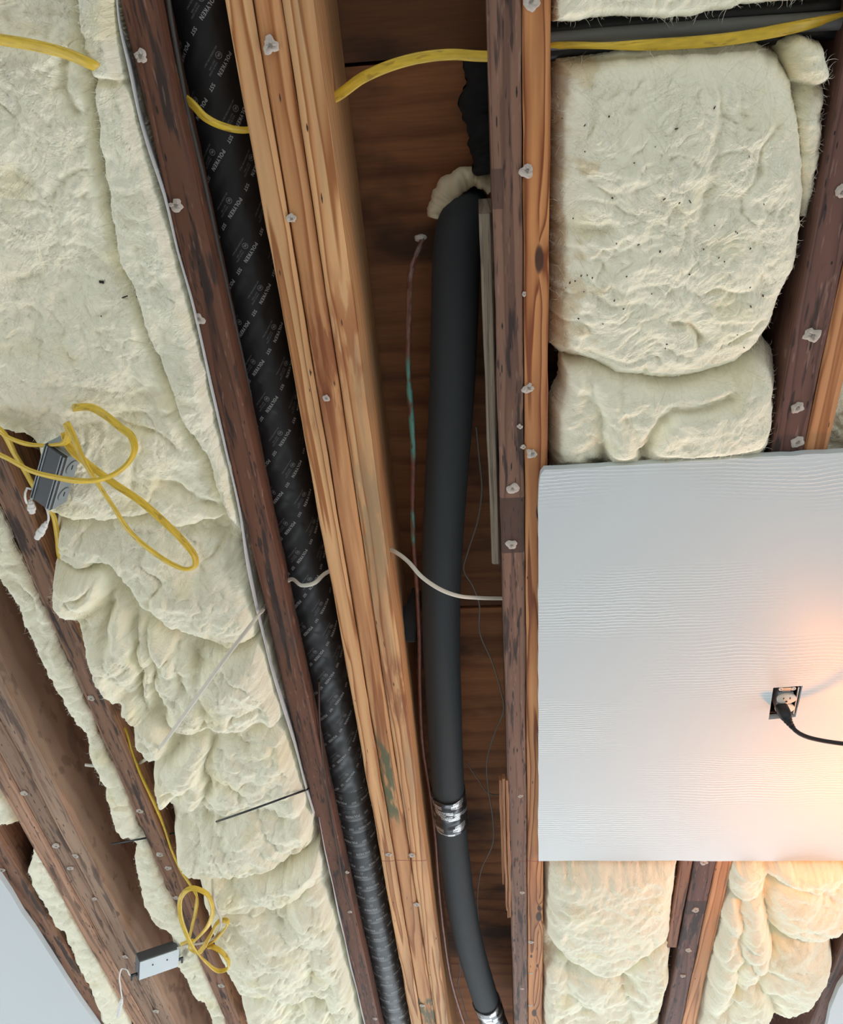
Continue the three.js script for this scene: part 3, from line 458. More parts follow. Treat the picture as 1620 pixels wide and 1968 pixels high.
// ------------------------------------------------------------------ black wrapped duct
const tapeTex = (() => {
  const c = canvas(512, 384), g = c.getContext('2d'); g.fillStyle = '#15161a'; g.fillRect(0, 0, 512, 384);
  g.fillStyle = '#a9abad'; g.strokeStyle = '#8d8f92';
  g.font = 'bold 58px sans-serif'; g.save(); g.translate(20, 120); g.transform(1, 0, -0.08, 1, 0, 0); g.fillText('POLYKEN', 0, 0); g.font = 'bold 52px sans-serif'; g.fillText('SST', 345, 0); g.restore();
  g.lineWidth = 5; g.beginPath(); g.arc(120, 190, 30, 0, 7); g.stroke(); g.font = 'bold 30px sans-serif'; g.fillText('UL', 101, 201);
  g.font = '22px sans-serif'; g.fillStyle = '#85878a'; g.fillText('181B-FX LISTED', 180, 180); g.fillText('DUCT TAPE', 180, 206); g.fillText('AIR CONNECTORS ONLY', 60, 256);
  const t = new THREE.CanvasTexture(c); t.colorSpace = THREE.SRGBColorSpace; t.wrapS = t.wrapT = THREE.RepeatWrapping; return t;
})();
const tapeMat = new THREE.MeshStandardMaterial({ map: tapeTex, roughness: 0.5 });
{
  const cl = [[384, -60, 0.085], [400, 60, 0.085], [447, 330, 0.085], [505, 660, 0.082], [568, 1000, 0.078], [636, 1320, 0.072], [700, 1650, 0.07], [745, 1860, 0.07], [764, 1950, 0.075], [775, 1985, 0.12]].map(p => at(p[0], p[1], YJ + p[2]));
  const curve = new THREE.CatmullRomCurve3(cl, false, 'centripetal'), RAD = 0.041, L = curve.getLength();
  const o = thing('wrapped_duct', 'round duct wrapped in black printed tape between the dark joist and the tan beam', 'duct');
  const tube = (t0, t1, n, rad, rfn, uvfn) => {
    const pos = [], uv = [], idx = [];
    for (let i = 0; i <= n; i++) { const t = mix(t0, t1, i / n), c = curve.getPointAt(clamp(t)), T = curve.getTangentAt(clamp(t)), nn = new THREE.Vector3(0, -1, 0); nn.addScaledVector(T, -nn.dot(T)).normalize(); const B = new THREE.Vector3().crossVectors(T, nn);
      for (let j = 0; j <= rad; j++) { const a = j / rad * Math.PI * 2 - Math.PI, r = rfn(t, a, i / n), x = Math.sin(a) * r, y = Math.cos(a) * r; pos.push(c.x + B.x * x + nn.x * y, c.y + B.y * x + nn.y * y, c.z + B.z * x + nn.z * y); uv.push(...uvfn(t, a, i / n)); } }
    for (let i = 0; i < n; i++) for (let j = 0; j < rad; j++) { const p = i * (rad + 1) + j, q = p + rad + 1; idx.push(p, q, p + 1, p + 1, q, q + 1); }
    const g = new THREE.BufferGeometry(); g.setAttribute('position', new THREE.Float32BufferAttribute(pos, 3)); g.setAttribute('uv', new THREE.Float32BufferAttribute(uv, 2)); g.setIndex(idx); g.computeVertexNormals(); return g;
  };
  const tSplit = 0.53, ang = 40 * Math.PI / 180, ca = Math.cos(ang), sa = Math.sin(ang);
  const wrapStep = (t, a) => { const s = a * RAD, l = t * L; let q = (l * sa - s * ca) / 0.045 + 0.15 * noise(l * 6, s * 10, 1); q -= Math.floor(q); return q; };
  part('tape_wrap', tube(0, tSplit, 320, 64, (t, a) => RAD + 0.0016 * (wrapStep(t, a) - 0.5) + 0.0013 * noise(t * L * 12, a * 1.6, 3) + 0.0006 * noise(t * L * 60, a * 4, 5),
    (t, a) => { const s = a * RAD, l = t * L; const q = (l * sa - s * ca) / 0.045 + 0.15 * noise(l * 6, s * 10, 1), off = Math.floor(q) * 0.37; return [(s * sa + l * ca) / 0.06 + off, (-s * ca + l * sa) / 0.045]; }), tapeMat, o);
  let t = tSplit - 0.003, k = 0;
  while (t < 0.985) {
    const len = (0.043 + 0.012 * noise(k * 1.7, 0.4)) / L, slant = 0.010 / L * (0.6 + 0.5 * noise(k * 2.3, 1.1)), ph = 0.37 * k, kk = k, lumpy = t > 0.87 ? 2.6 : 0.7;
    part('tape_band', tube(t, Math.min(1, t + len * 1.35), 8, 48, (tt, a, f) => RAD - 0.0018 + 0.0042 * f + (f > 0.95 ? -0.002 : 0) + 0.0011 * lumpy * noise(tt * L * 24 + kk * 3, a * 1.6, kk), (tt, a, f) => [(a * RAD) / 0.06 + ph, 0.05 + f * 0.95]).applyMatrix4(new THREE.Matrix4()), tapeMat, o);
    t += len; k++;
  }
}
// ------------------------------------------------------------------ foam covered pipe
const foamMat = std(0x2a2e31, 0.8, { bumpMap: dataTex(128, 128, (x, y) => { const v = 128 + 60 * noise(x * 0.5, y * 0.5) + 40 * noise(x * 0.11, y * 0.11, 4); return [v, v, v]; }, false), bumpScale: 0.0006 });
{
  const o = thing('foam_pipe', 'thick pipe in smooth dark grey foam sleeve curving down the open bay', 'pipe');
  const pts = pathOf([[902, 382, 0.235], [897, 395, 0.2], [888, 420, 0.165], [879, 480, 0.135], [874, 600, 0.115], [868, 760, 0.1], [858, 920, 0.09], [849, 1080, 0.088], [848, 1220, 0.085], [853, 1360, 0.078], [860, 1500, 0.07], [872, 1640, 0.062], [896, 1790, 0.055], [930, 1910, 0.05], [955, 1985, 0.05], [972, 2030, 0.05]]);
  part('sleeve', sweep(pts, { w: 0.068, h: 0.068, sq: 2, n: 220, rad: 40, rfn: (t, a) => 1 + 0.012 * noise(t * 22, Math.cos(a) * 1.3, 3) + 0.01 * noise(t * 70, a, 5) }), foamMat, o);
  const c = canvas(512, 256), g = c.getContext('2d'); g.fillStyle = '#3a3b3d'; g.fillRect(0, 0, 512, 256); const r = rng(4);
  for (let i = 0; i < 14; i++) { g.save(); g.translate(r() * 512, r() * 256); g.rotate(-0.25 + 0.4 * r()); g.fillStyle = '#c9cbcc'; g.fillRect(-60, -16, 120, 32); g.fillStyle = '#222'; g.font = 'bold 28px sans-serif'; g.fillText('POLYKEN', -58, 10); g.restore(); }
  const tx = new THREE.CanvasTexture(c); tx.colorSpace = THREE.SRGBColorSpace; tx.wrapS = tx.wrapT = THREE.RepeatWrapping; tx.repeat.set(9, 14);
  const fm = new THREE.MeshStandardMaterial({ map: tx, roughness: 0.3, metalness: 0.55 });
  const wrap = (list) => part('foil_tape', sweep(pathOf(list), { w: 0.073, h: 0.073, sq: 2, n: 40, rad: 40, rfn: (t, a) => 1 + 0.035 * noise(t * 7 + a * 0.8, a * 2.2, 8) + 0.04 * noise(t * 3, a * 1.4, 2) }), fm, o, 'silver printed tape wound round the grey sleeve');
  wrap([[861, 1518, 0.069], [864, 1548, 0.067], [867, 1580, 0.065]]); wrap([[934, 1922, 0.05], [945, 1955, 0.05], [957, 1990, 0.05]]);
}
{ // spray foam round the hole
  const o = thing('spray_foam', 'cream spray foam bead round the top of the grey foam covered pipe', 'foam');
  const pts = pathOf([[840, 420, 0.163], [846, 396, 0.166], [862, 368, 0.168], [884, 348, 0.168], [908, 340, 0.168], [932, 346, 0.168], [948, 358, 0.168]]);
  part('bead', sweep(pts, { w: 0.033, h: 0.03, sq: 2, n: 90, rad: 22, rfn: (t, a) => 0.75 + 0.35 * Math.sin(Math.PI * clamp(t * 1.2 + 0.1)) + 0.22 * noise(t * 9, Math.cos(a), 3) + 0.1 * noise(t * 24, Math.sin(a) * 2, 7) }), std(0xcfc3a4, 0.55), o);
}
{ // black felt hanging high in the bay
  const o = thing('black_felt', 'ragged black felt hanging behind the top of the dark central joist', 'felt');
  const pts = pathOf([[930, 100, 0.15], [922, 150, 0.15], [918, 210, 0.16], [930, 260, 0.16], [940, 330, 0.16]]);
  part('sheet', sweep(pts, { w: 0.045, h: 0.03, sq: 2.4, n: 60, rad: 20, rfn: (t, a) => 0.9 + 0.35 * noise(t * 6, Math.cos(a), 2) + 0.2 * noise(t * 20, a, 4) }), std(0x0d0e10, 0.9), o);
}
{ const o = thing('black_flap', 'torn black tape flap behind the foam covered pipe, below the white cable', 'flap');
  const pts = pathOf([[806, 1135, 0.11], [792, 1175, 0.1], [778, 1232, 0.09]]);
  part('flap', sweep(pts, { w: 0.034, h: 0.004, n: 24, rad: 10, rfn: (t, a) => 0.7 + 0.5 * t + 0.2 * noise(t * 12, a, 3), rolls: [20, 0, -10] }), std(0x141517, 0.8), o); }

// ------------------------------------------------------------------ copper tube and wires
{
  const o = thing('copper_tube', 'thin brown copper tube with green patches hanging left of the foam covered pipe', 'tube');
  const line = [[813, 458, 0.15], [803, 482, 0.13], [790, 520, 0.11], [786, 600, 0.1], [784, 690, 0.098], [788, 770, 0.095], [794, 850, 0.092], [793, 940, 0.09], [794, 1030, 0.088], [801, 1120, 0.085], [806, 1220, 0.082], [807, 1320, 0.08], [812, 1430, 0.075], [826, 1520, 0.068], [836, 1600, 0.06], [842, 1690, 0.055], [852, 1790, 0.05], [866, 1880, 0.05], [886, 1950, 0.05], [905, 2000, 0.05]];
  const tex = dataTex(16, 2048, (x, y) => { const v = y / 2048 * 2.0; const green = Math.max(sstep(0.16, 0.2, v) * sstep(0.36, 0.33, v) * 0.9, sstep(0.44, 0.455, v) * sstep(0.52, 0.5, v) * 0.8) * sstep(-0.25, 0.1, fbm(v * 40, x * 0.2, 3) + 0.05), lead = sstep(0.2, 0.1, v) * sstep(-0.1, 0.1, noise(v * 60, x * 0.4)); const k = 1 + 0.5 * fbm(v * 60, x * 0.3, 9); let c = [112 * k, 70 * k, 56 * k]; c = [mix(c[0], 150, lead * 0.5), mix(c[1], 150, lead * 0.5), mix(c[2], 148, lead * 0.5)]; return [mix(c[0], 92, green), mix(c[1], 158, green), mix(c[2], 146, green)]; });
  const pts = pathOf(line), g = sweep(pts, { w: 0.0075, h: 0.0075, sq: 2, n: 260, rad: 8, rfn: (t, a) => 1 + 0.15 * noise(t * 40, a, 2) + (t > 0.1 && t < 0.19 ? 0.25 : 0) }), uv = g.attributes.uv; for (let i = 0; i < uv.count; i++) uv.setXY(i, uv.getX(i) / 0.024, uv.getY(i) / 2.0);
  part('tube', g, new THREE.MeshStandardMaterial({ map: tex, roughness: 0.55, metalness: 0.25 }), o);
  const c = at(808, 457, YJ + 0.15); const cap = new THREE.SphereGeometry(0.006, 10, 8); const p = cap.attributes.position; for (let i = 0; i < p.count; i++) { const k = 1 + 0.5 * noise(p.getX(i) * 300, p.getY(i) * 300, p.getZ(i) * 300); p.setXYZ(i, p.getX(i) * k * 1.4 + c.x, p.getY(i) * k + c.y, p.getZ(i) * k * 0.8 + c.z); } cap.computeVertexNormals();
  part('end_blob', cap, std(0xb9b4ac, 0.6), o, 'pale blob at the top end of the tube');
}
function wire(...a) { return wireThing(...a); }
function wireThing(name, label, cat, line, mat, opt = {}, partName = 'wire') { const o = thing(name, label, cat); part(partName, sweep(pathOf(line), { w: 0.004, h: 0.004, sq: 2, rad: 8, ...opt }), mat, o); return o; }
const thinMat = std(0x6d655b, 0.6);
wire('thin_wire', 'thin grey bell wire wandering down the right side of the open bay', 'wire', [[915, 820, 0.1], [921, 880, 0.1], [926, 940, 0.1], [918, 1000, 0.1], [899, 1060, 0.1], [891, 1095, 0.1], [908, 1125, 0.1], [921, 1160, 0.1], [922, 1215, 0.1], [945, 1270, 0.1], [962, 1325, 0.1], [968, 1365, 0.1], [950, 1410, 0.1], [936, 1460, 0.1], [938, 1515, 0.1], [946, 1565, 0.1], [947, 1620, 0.1], [925, 1670, 0.1], [917, 1730, 0.1], [920, 1770, 0.1]], thinMat, { w: 0.0028, h: 0.0028 });
wire('thin_wire', 'short thin wire slanting from behind the pipe toward the central joist', 'wire', [[896, 1465, 0.12], [918, 1497, 0.12], [938, 1524, 0.12], [955, 1528, 0.12], [970, 1524, 0.12]], thinMat, { w: 0.0026, h: 0.0026 });
wire('thin_wire', 'dark thin wire dangling at the bottom between copper tube and foam pipe', 'wire', [[882, 1830, 0.08], [884, 1870, 0.08], [880, 1890, 0.08], [890, 1930, 0.08], [900, 1965, 0.08]], std(0x4a4440, 0.6), { w: 0.003, h: 0.003 });
wire('grey_cable', 'flat grey cable lying between the dark left joist and the black duct', 'cable', [[318, -50, 0.03], [326, 20, 0.03], [345, 130, 0.03], [362, 220, 0.03], [388, 330, 0.03], [420, 480, 0.035], [455, 640, 0.04], [490, 800, 0.05]], std(0x4d4b49, 0.6), { w: 0.0055, h: 0.0055 }, 'sheath');
wire('grey_cable', 'thin dark cable along the lower right edge of the dark left joist', 'cable', [[613, 1310, 0.03], [613, 1360, 0.02], [616, 1420, 0.012], [624, 1490, 0.004], [636, 1560, -0.002], [648, 1630, -0.003], [660, 1700, -0.002], [680, 1760, 0.004], [690, 1800, 0.02]], std(0x4a3428, 0.7), { w: 0.004, h: 0.004 }, 'sheath');
// black hoses crossing the upper right bay
for (const [label, a, b, c, w, m, q = 0] of [
  ['upper black hose crossing the top right bay above the yellow cable', [1050, 62], [1300, 38], [1660, 8], 0.022, 0x1b1d21], ['grey ribbed hose in the middle of the three crossing the top right bay', [1050, 80], [1300, 60], [1660, 36], 0.019, 0x74777a, 0.014], ['lower black hose partly under the yellow cable in the top right bay', [1050, 98], [1300, 80], [1660, 52], 0.022, 0x14161a]])
  wire('black_hose', label, 'hose', [[a[0] - 60, a[1] + 4, 0.055 - q], [a[0], a[1], 0.05 - q], [b[0], b[1], 0.045 - q], [c[0], c[1], 0.05 - q], [c[0] + 60, c[1] - 4, 0.055 - q]], std(m, 0.4), { w, h: w, rad: 16 }, 'sleeve');

// ------------------------------------------------------------------ cables
const yellowMat = new THREE.MeshStandardMaterial({ roughness: 0.42, map: dataTex(64, 512, (x, y) => { const k = 1 + 0.1 * noise(x * 0.3, y * 0.06) + 0.12 * fbm(x * 0.1, y * 0.03, 4), dirt = sstep(0.16, 0.34, fbm(x * 0.15, y * 0.045, 8)); return [mix(221, 150, dirt * 0.5) * k, mix(186, 120, dirt * 0.5) * k, mix(60, 44, dirt * 0.5) * k]; }) });
{ const t = yellowMat.map; t.repeat.set(30, 2); }
const whiteCab = std(0xd6cfbf, 0.5), nylonWhite = std(0xe6e4df, 0.4), blackRub = std(0x17181a, 0.5);
const NM = { w: 0.0125, h: 0.0055, sq: 3, rad: 12 };
wire('yellow_cable', 'long yellow flat cable crossing the whole ceiling near the top, from bay to bay', 'cable',
  [[-60, 66, -0.03], [0, 76, -0.03], [70, 88, -0.031], [130, 104, -0.033], [185, 128, -0.03], [240, 152, 0.06], [300, 168, 0.08], [365, 196, 0.03], [395, 226, 0.02], [430, 243, 0.02], [474, 250, 0.03], [560, 222, 0.075], [645, 186, 0.07], [700, 148, 0.065], [780, 117, 0.06], [860, 105, 0.06], [940, 108, 0.06], [1000, 100, 0.05], [1064, 88, 0.03], [1180, 88, 0.01], [1290, 84, 0.01], [1400, 75, 0.012], [1500, 58, 0.014], [1620, 30, 0.03], [1700, 6, 0.05]], yellowMat, { ...NM, n: 320, rolls: [20, 20, 20, 30, 40, 10, 40, 60, 20, 0, 0, 10, 20, 60, 70, 20, 0, 0, 60, 30] }, 'sheath');
wire('white_cable', 'long thin white cable crossing the middle bays and running on over the left insulation', 'cable',
  [[1040, 1150, 0.05], [968, 1150, 0.045], [920, 1149, 0.03], [880, 1145, 0.015], [845, 1132, 0.01], [810, 1108, 0.015], [785, 1080, 0.03], [765, 1064, 0.04], [746, 1056, 0.05], [690, 1075, 0.06], [625, 1102, 0.03], [605, 1120, 0.012], [580, 1125, 0.012], [560, 1113, 0.03], [530, 1140, 0.03], [510, 1166, 0.02], [498, 1181, -0.03], [440, 1256, -0.075], [370, 1352, -0.08], [316, 1426, -0.06], [292, 1449, -0.01], [268, 1466, 0.02], [235, 1474, 0.03], [205, 1474, 0.02], [164, 1470, 0.025]], whiteCab, { w: 0.0068, h: 0.005, n: 260, rad: 10, rolls: [0, 20, 40, 20, 0, 30, 0, 20, 20, 20] }, 'sheath');
wire('black_wire', 'thin black wire crossing the lower left insulation and the brown joist', 'wire', [[605, 1512, 0.02], [555, 1530, -0.05], [500, 1550, -0.055], [440, 1571, -0.05], [395, 1585, 0.02], [340, 1600, 0.03], [278, 1611, 0.0], [245, 1617, 0.0], [215, 1622, 0.02]], blackRub, { w: 0.004, h: 0.004 });
wire('yellow_cable', 'yellow cable tucked along the brown joist, ending in loose loops at the white faced box', 'cable',
  [[222, 1375, 0.04], [240, 1400, 0.02], [252, 1440, 0.012], [268, 1482, 0.008], [290, 1530, 0.004], [312, 1580, 0.004], [332, 1640, 0.003], [352, 1680, -0.004], [368, 1704, -0.02], [378, 1722, -0.04], [376, 1750, -0.055], [368, 1785, -0.068], [364, 1815, -0.07], [382, 1800, -0.075], [402, 1775, -0.08], [408, 1742, -0.08], [395, 1716, -0.08], [368, 1707, -0.08], [349, 1722, -0.085], [346, 1755, -0.09], [356, 1790, -0.092], [372, 1822, -0.092], [395, 1848, -0.09], [420, 1866, -0.085], [437, 1862, -0.082], [438, 1845, -0.08], [424, 1828, -0.075], [410, 1820, -0.07], [398, 1818, -0.066], [412, 1808, -0.066], [432, 1785, -0.07], [438, 1775, -0.072], [434, 1768, -0.072], [420, 1772, -0.072], [404, 1798, -0.072], [390, 1822, -0.07], [376, 1830, -0.036], [366, 1822, -0.034], [372, 1808, -0.034], [348, 1816, -0.034]], yellowMat, { ...NM, w: 0.011, h: 0.0045, n: 420, rolls: [60, 60, 70, 70, 70, 60, 40, 20, 60, 70, 40, 30, 70, 80, 20, 10, 10, 60, 80, 60, 40, 70, 80, 60, 20, 20, 60] }, 'sheath');
wire('yellow_cable', 'yellow cable coiled in big loops round the grey box on the left insulation', 'cable',
  [[-70, 800, -0.03], [-10, 824, -0.03], [15, 840, -0.03], [50, 853, -0.035], [90, 856, -0.04], [122, 852, -0.05], [132, 838, -0.06], [131, 822, -0.065], [127, 812, -0.065], [140, 838, -0.07], [158, 880, -0.075], [185, 925, -0.08], [215, 970, -0.08], [250, 1022, -0.08], [290, 1058, -0.08], [330, 1084, -0.08], [358, 1094, -0.08], [374, 1088, -0.078], [374, 1070, -0.075], [352, 1040, -0.07], [310, 998, -0.068], [265, 960, -0.068], [220, 930, -0.068], [190, 908, -0.062], [160, 885, -0.055], [140, 868, -0.05], [128, 850, -0.045], [124, 832, -0.045]], yellowMat, { ...NM, w: 0.0105, h: 0.005, n: 360, rolls: [60, 40, 30, 60, 30, 0, 20, 40, 40, 30, 20, 20, 60, 60, 40, 30, 30, 40, 30] }, 'sheath');
wire('yellow_cable', 'yellow cable sweeping over the front of the grey box in a wide loop', 'cable',
  [[-70, 820, -0.08], [-10, 868, -0.085], [20, 884, -0.09], [60, 905, -0.095], [110, 918, -0.098], [150, 924, -0.1], [190, 922, -0.1], [225, 908, -0.1], [250, 885, -0.095], [259, 862, -0.09], [252, 838, -0.08], [232, 822, -0.07], [205, 800, -0.055], [178, 784, -0.045], [148, 783, -0.03], [140, 786, 0.0]], yellowMat, { ...NM, w: 0.011, h: 0.005, n: 220, rolls: [40, 30, 30, 30, 20, 40, 60, 70, 70, 50, 50, 40] }, 'sheath');
wire('yellow_cable', 'short yellow cable going up behind the grey box, across the dark gap', 'cable', [[-20, 812, -0.03], [6, 832, -0.03], [28, 872, -0.02], [48, 905, -0.01], [62, 930, 0.0], [85, 965, 0.0], [102, 990, 0.0], [110, 1030, -0.005], [113, 1062, 0.0], [118, 1085, 0.03]], yellowMat, { ...NM, n: 120, rolls: [20, 30, 30, 40, 30] }, 'sheath');

// ------------------------------------------------------------------ electrical boxes
function boxGroup(name, label, category, c, ux, n) {  // ux: long axis, n: outward (downward) normal
  const o = thing(name, label, category, c); const X = ux.clone().normalize(), N = n.clone().addScaledVector(X, -n.dot(X)).normalize(), Z = new THREE.Vector3().crossVectors(X, N);
  o.quaternion.setFromRotationMatrix(new THREE.Matrix4().makeBasis(X, N, Z)); return o;
}
function lpart(name, geo, mat, parent, label) { const m = shade(new THREE.Mesh(geo, mat)); m.name = name; if (label) m.userData.label = label; parent.add(m); return m; }
{
  const y = YJ - 0.05, a = at(108, 864, y), b = at(78, 969, y), L = a.distanceTo(b), c = a.clone().lerp(b, 0.5);
  const o = boxGroup('driver_box', 'grey junction box with a dark ribbed cover and two round knockouts, by the left joist', 'electrical box', c, b.clone().sub(a), new THREE.Vector3(-0.4, -1, 0));
  const gm = std(0x8d9499, 0.45), dm = std(0x2a2b2c, 0.5);
  lpart('body', box(-L / 2, L / 2, -0.034, -0.002, -0.019, 0.019, 0.003), gm, o);
  lpart('cover', box(-L / 2 + 0.001, L / 2 - 0.001, -0.004, 0.002, -0.018, 0.018, 0.0015), dm, o, 'dark ribbed cover');
  for (const z of [-0.0165, 0.0165, -0.012, 0.0125]) lpart('rib', box(-L / 2 + 0.002, L / 2 - 0.002, 0.0015, 0.0035, z - 0.0007, z + 0.0007), gm, o);
  for (const sgn of [-1, 1]) for (const x of [-0.026, 0.026]) {
    const k = lpart('knockout', new THREE.CylinderGeometry(0.0105, 0.0105, 0.002, 28).rotateX(Math.PI / 2).translate(x, -0.017, sgn * 0.0195), gm, o);
    lpart('slot', box(x - 0.004, x + 0.004, -0.0178, -0.0162, sgn * 0.0206, sgn * 0.0212), std(0x2c2e30), k);
    lpart('rim', new THREE.TorusGeometry(0.0108, 0.0006, 6, 28).translate(x, -0.017, sgn * 0.0195), std(0x6d7378), k);
  }
}
function connector(label, line, end0, end1) {
  const o = thing('pigtail', label, 'lead'); part('lead', sweep(pathOf(line), { w: 0.0034, h: 0.0034, sq: 2, rad: 8 }), nylonWhite, o);
  const A = at(end0[0], end0[1], YJ + end0[2]), B = at(end1[0], end1[1], YJ + end1[2]), d = B.clone().sub(A);
  const l = d.length(), g = new THREE.LatheGeometry([[0.0001, 0], [0.003, 0], [0.0036, l * 0.18], [0.005, l * 0.22], [0.005, l * 0.5], [0.0062, l * 0.54], [0.0062, l * 0.74], [0.0045, l * 0.78], [0.0045, l], [0.0001, l]].flatMap(p => [new THREE.Vector2(p[0], p[1] - l * 0.004), new THREE.Vector2(p[0], p[1] + l * 0.004)]), 16);
  g.applyQuaternion(new THREE.Quaternion().setFromUnitVectors(new THREE.Vector3(0, 1, 0), d.clone().normalize())).translate(A.x, A.y, A.z);
  part('plug', g, nylonWhite, o);
}
connector('white pigtail with a small plug hanging beside the grey junction box', [[66, 950, -0.03], [54, 968, -0.045], [48, 950, -0.055], [52, 938, -0.05], [60, 940, -0.045]], [58, 962, -0.045], [62, 985, -0.045]);
connector('white lead with a pointed white plug hanging below the grey junction box', [[85, 965, -0.03], [92, 985, -0.035], [93, 1000, -0.035], [88, 1008, -0.035]], [90, 1004, -0.035], [71, 1034, -0.035]);
{
  const tl = at(268, 1848, YJ - 0.055), tr = at(345, 1822, YJ - 0.005), bl2 = at(265, 1885, YJ - 0.075), X = tr.clone().sub(tl), Zd = bl2.clone().sub(tl), L = X.length(), N = new THREE.Vector3().crossVectors(Zd, X); if (N.dot(EYE.clone().sub(tl)) < 0) N.negate();
  const o = boxGroup('driver_box', 'small grey box with a white blank face plate on the weathered beam', 'electrical box', tl.clone().addScaledVector(X, 0.5).addScaledVector(Zd, 0.5), X, N);
  const gm = std(0x5b5e61, 0.5), zw = 0.027;
  lpart('body', box(-L / 2, L / 2, -0.03, -0.001, -zw, zw, 0.002), gm, o);
  const pl = lpart('face_plate', box(-L / 2 + 0.002, L / 2, -0.001, 0.0012, -zw + 0.002, zw - 0.001, 0.0006), std(0xdfe9ef, 0.4), o, 'white face plate with two small screws');
  for (const x of [-L * 0.16, L * 0.2]) lpart('screw', new THREE.CylinderGeometry(0.0018, 0.0018, 0.0012, 12).translate(x, 0.0016, -0.006), std(0x35383c, 0.4, { metalness: 0.6 }), pl);
  for (const s of [-1, 1]) lpart('clip', mergeGeometries([box(s * L / 2, s * (L / 2 + 0.014), -0.012, -0.008, zw - 0.014, zw - 0.008), box(s * (L / 2 + 0.011), s * (L / 2 + 0.015), -0.012, -0.008, zw - 0.014, zw + 0.002)]), std(0x26282a, 0.5), o);
}
connector('white lead with a round plug hanging from the small white faced box', [[262, 1872, -0.03], [250, 1874, -0.05], [243, 1863, -0.06], [236, 1861, -0.06], [230, 1874, -0.06], [232, 1900, -0.06], [235, 1920, -0.06]], [235, 1918, -0.06], [227, 1952, -0.06]);
wire('white_cable', 'short white cable looping from the small white faced box up to the insulation', 'cable', [[342, 1822, -0.03], [365, 1816, -0.05], [392, 1812, -0.055], [412, 1802, -0.055], [424, 1780, -0.075], [424, 1764, -0.075], [414, 1742, -0.075], [409, 1715, -0.07], [408, 1690, -0.04]], std(0xc9bfae, 0.5), { w: 0.006, h: 0.0045 }, 'sheath');

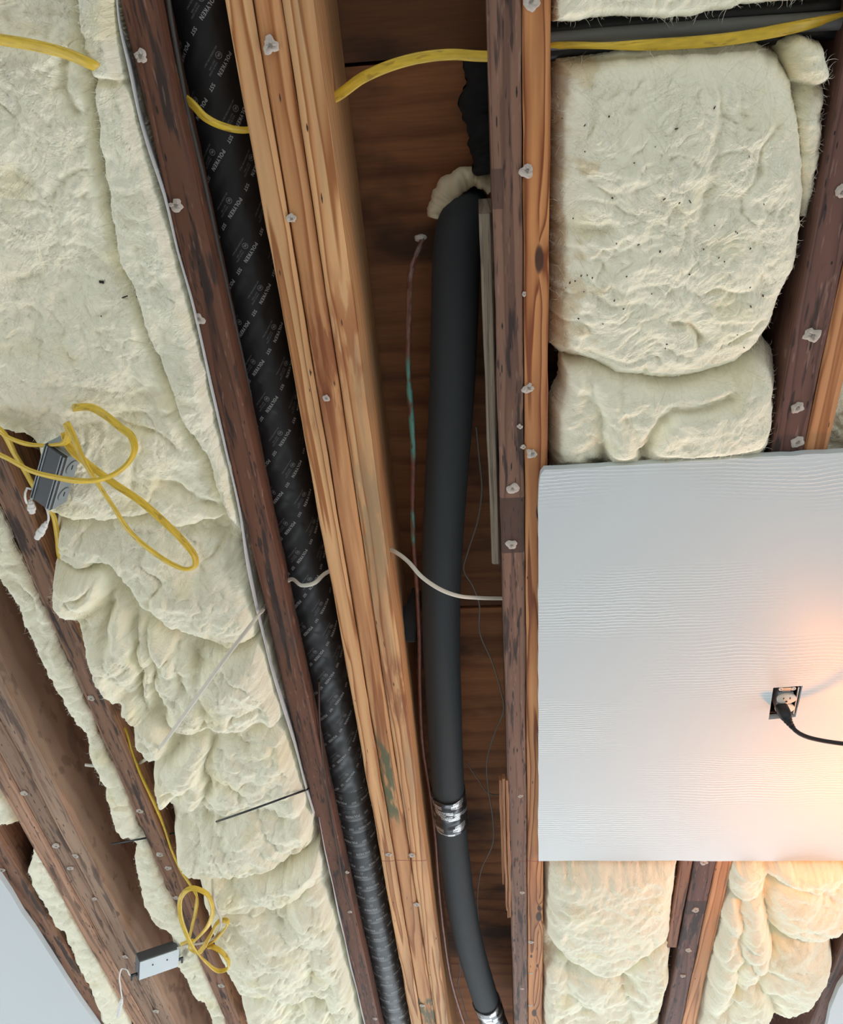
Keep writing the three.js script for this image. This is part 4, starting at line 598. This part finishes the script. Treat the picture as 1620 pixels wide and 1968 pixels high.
// ------------------------------------------------------------------ outlet in the white board
{
  const hole = [[1486, 1322], [1543, 1318], [1529, 1378], [1477, 1383]].map(p => at(p[0], p[1], YB)), c = hole[0].clone().add(hole[1]).add(hole[2]).add(hole[3]).multiplyScalar(0.25);
  const up = hole[0].clone().add(hole[1]).sub(hole[2]).sub(hole[3]).normalize(); // toward the strap's top end
  const right = new THREE.Vector3().crossVectors(up, new THREE.Vector3(0, 1, 0)).normalize(); const N = new THREE.Vector3(0, -1, 0);
  const o = thing('power_outlet', 'power outlet in a black box recessed in the white board, its cover plate missing', 'outlet', c);
  let X = new THREE.Vector3().crossVectors(N, up).negate(); if (X.x < 0) X.negate();
  o.quaternion.setFromRotationMatrix(new THREE.Matrix4().makeBasis(X, N, new THREE.Vector3().crossVectors(X, N)));   // local x right, y outward, z = x cross y
  const uz = Math.sign(new THREE.Vector3().crossVectors(X, N).dot(up)); // +1 if local z points to the top end
  const bx = std(0x14171c, 0.45), wh = std(0xe9dccb, 0.4), metal = std(0xc8c8c6, 0.35, { metalness: 0.8 });
  const wv = 0.0255, hv = 0.033, Z = v => v * uz;
  const zb = (z0, z1) => [Math.min(Z(z0), Z(z1)), Math.max(Z(z0), Z(z1))];
  const B2 = (x0, x1, y0, y1, z0, z1, r) => box(x0, x1, y0, y1, ...zb(z0, z1), r);
  lpart('box_shell', mergeGeometries([B2(-wv, wv, -0.06, -0.057, -hv, hv), B2(-wv, -wv + 0.002, -0.06, -0.008, -hv, hv), B2(wv - 0.006, wv - 0.004, -0.06, -0.004, -hv, hv), B2(-wv, wv, -0.06, -0.008, hv - 0.002, hv), B2(-wv, wv, -0.06, -0.008, -hv, -hv + 0.002)]), bx, o);
  lpart('box_rim', B2(wv - 0.0065, wv - 0.0052, -0.006, -0.003, -hv, hv), std(0xe2ddd6, 0.5), o, 'white rim along the right of the box');
  lpart('strap', mergeGeometries([B2(-0.006, 0.008, -0.008, -0.0065, -hv + 0.001, hv - 0.0005), B2(-0.010, 0.013, -0.0065, -0.005, hv - 0.0085, hv - 0.002)]), metal, o);
  for (const x of [-0.009, 0.012]) lpart('ear', new THREE.TorusGeometry(0.0028, 0.0012, 8, 16).rotateX(Math.PI / 2).translate(x, -0.005, Z(hv - 0.004)), std(0xe8e6e2, 0.4), o);
  const body = lpart('receptacle', B2(-0.012, 0.014, -0.03, -0.004, -0.024, 0.02, 0.003), std(0x8f9296, 0.5), o);
  const fs = new THREE.Shape(); fs.absellipse(0, 0, 0.0155, 0.0105, 0, Math.PI * 2);
  for (const z of [0.008, -0.016]) {
    const f = lpart('face', new THREE.ExtrudeGeometry(fs, { depth: 0.003, bevelEnabled: true, bevelSize: 0.0008, bevelThickness: 0.0008, bevelSegments: 2 }).rotateX(-Math.PI / 2).translate(0.002, -0.004, Z(z)), wh, body, 'off-white socket face');
    for (const [x, l] of [[-0.0035, 0.0038], [0.007, 0.0046]]) lpart('slot', B2(x - 0.0008, x + 0.0008, -0.0004, 0.0002, z + 0.0008 - l / 2 + 0.002, z + 0.0008 + l / 2 + 0.002), std(0x3a2418, 0.8), f);
    lpart('ground_hole', new THREE.CylinderGeometry(0.0018, 0.0018, 0.0012, 12).translate(0.0018, 0, Z(z - 0.0048)), std(0x3a2418, 0.8), f);
  }
  const cord = thing('power_cord', 'black plug and cord in the outlet, leading off to the right', 'cord');  // power cord running toward the lamp on the right
  part('plug', sweep([at(1502, 1360, YB - 0.004), at(1508, 1372, YB - 0.022), at(1515, 1386, YB - 0.036), at(1524, 1399, YB - 0.044)], { w: 0.021, h: 0.017, n: 40, rad: 20, sq: 3.4, rfn: t => 1 - 0.55 * sstep(0.35, 1, t) - 0.06 * (t > 0.6 ? (Math.sin(t * 60) > 0 ? 1 : 0) : 0) }), blackRub, cord);
  part('cable', sweep([at(1522, 1397, YB - 0.044), at(1532, 1407, YB - 0.05), at(1550, 1416, YB - 0.055), at(1578, 1423, YB - 0.06), at(1625, 1430, YB - 0.07), at(1720, 1440, YB - 0.1), at(1800, 1446, YB - 0.13)], { w: 0.0075, h: 0.0075, sq: 2, rad: 12 }), blackRub, cord);
}
// ------------------------------------------------------------------ work lamp just outside the frame on the right, hanging from the board
const LAMP = at(1715, 1490, YJ - 0.012).add(new THREE.Vector3(0, -0.31, 0));
{
  const o = thing('work_lamp', 'bare warm bulb of a work lamp hanging under the white board', 'lamp', LAMP);
  const warm = 0xff9636;
  const bulb = lpart('bulb', new THREE.SphereGeometry(0.03, 24, 16), std(0xfff2d8, 0.3, { emissive: warm, emissiveIntensity: 6 }), o);
  lpart('socket', new THREE.CylinderGeometry(0.018, 0.02, 0.06, 20).rotateZ(0.6).translate(0.035, 0.05, 0), blackRub, o);
  lpart('hanger', new THREE.CylinderGeometry(0.003, 0.003, 0.11, 8).translate(0.052, 0.115, 0), blackRub, o);
  const l = new THREE.PointLight(warm, 1.05, 0, 2); l.castShadow = true; l.shadow.radius = 1.5; l.position.copy(LAMP); scene.add(l);
}
scene.environment = null;
renderer.render(scene, camera);
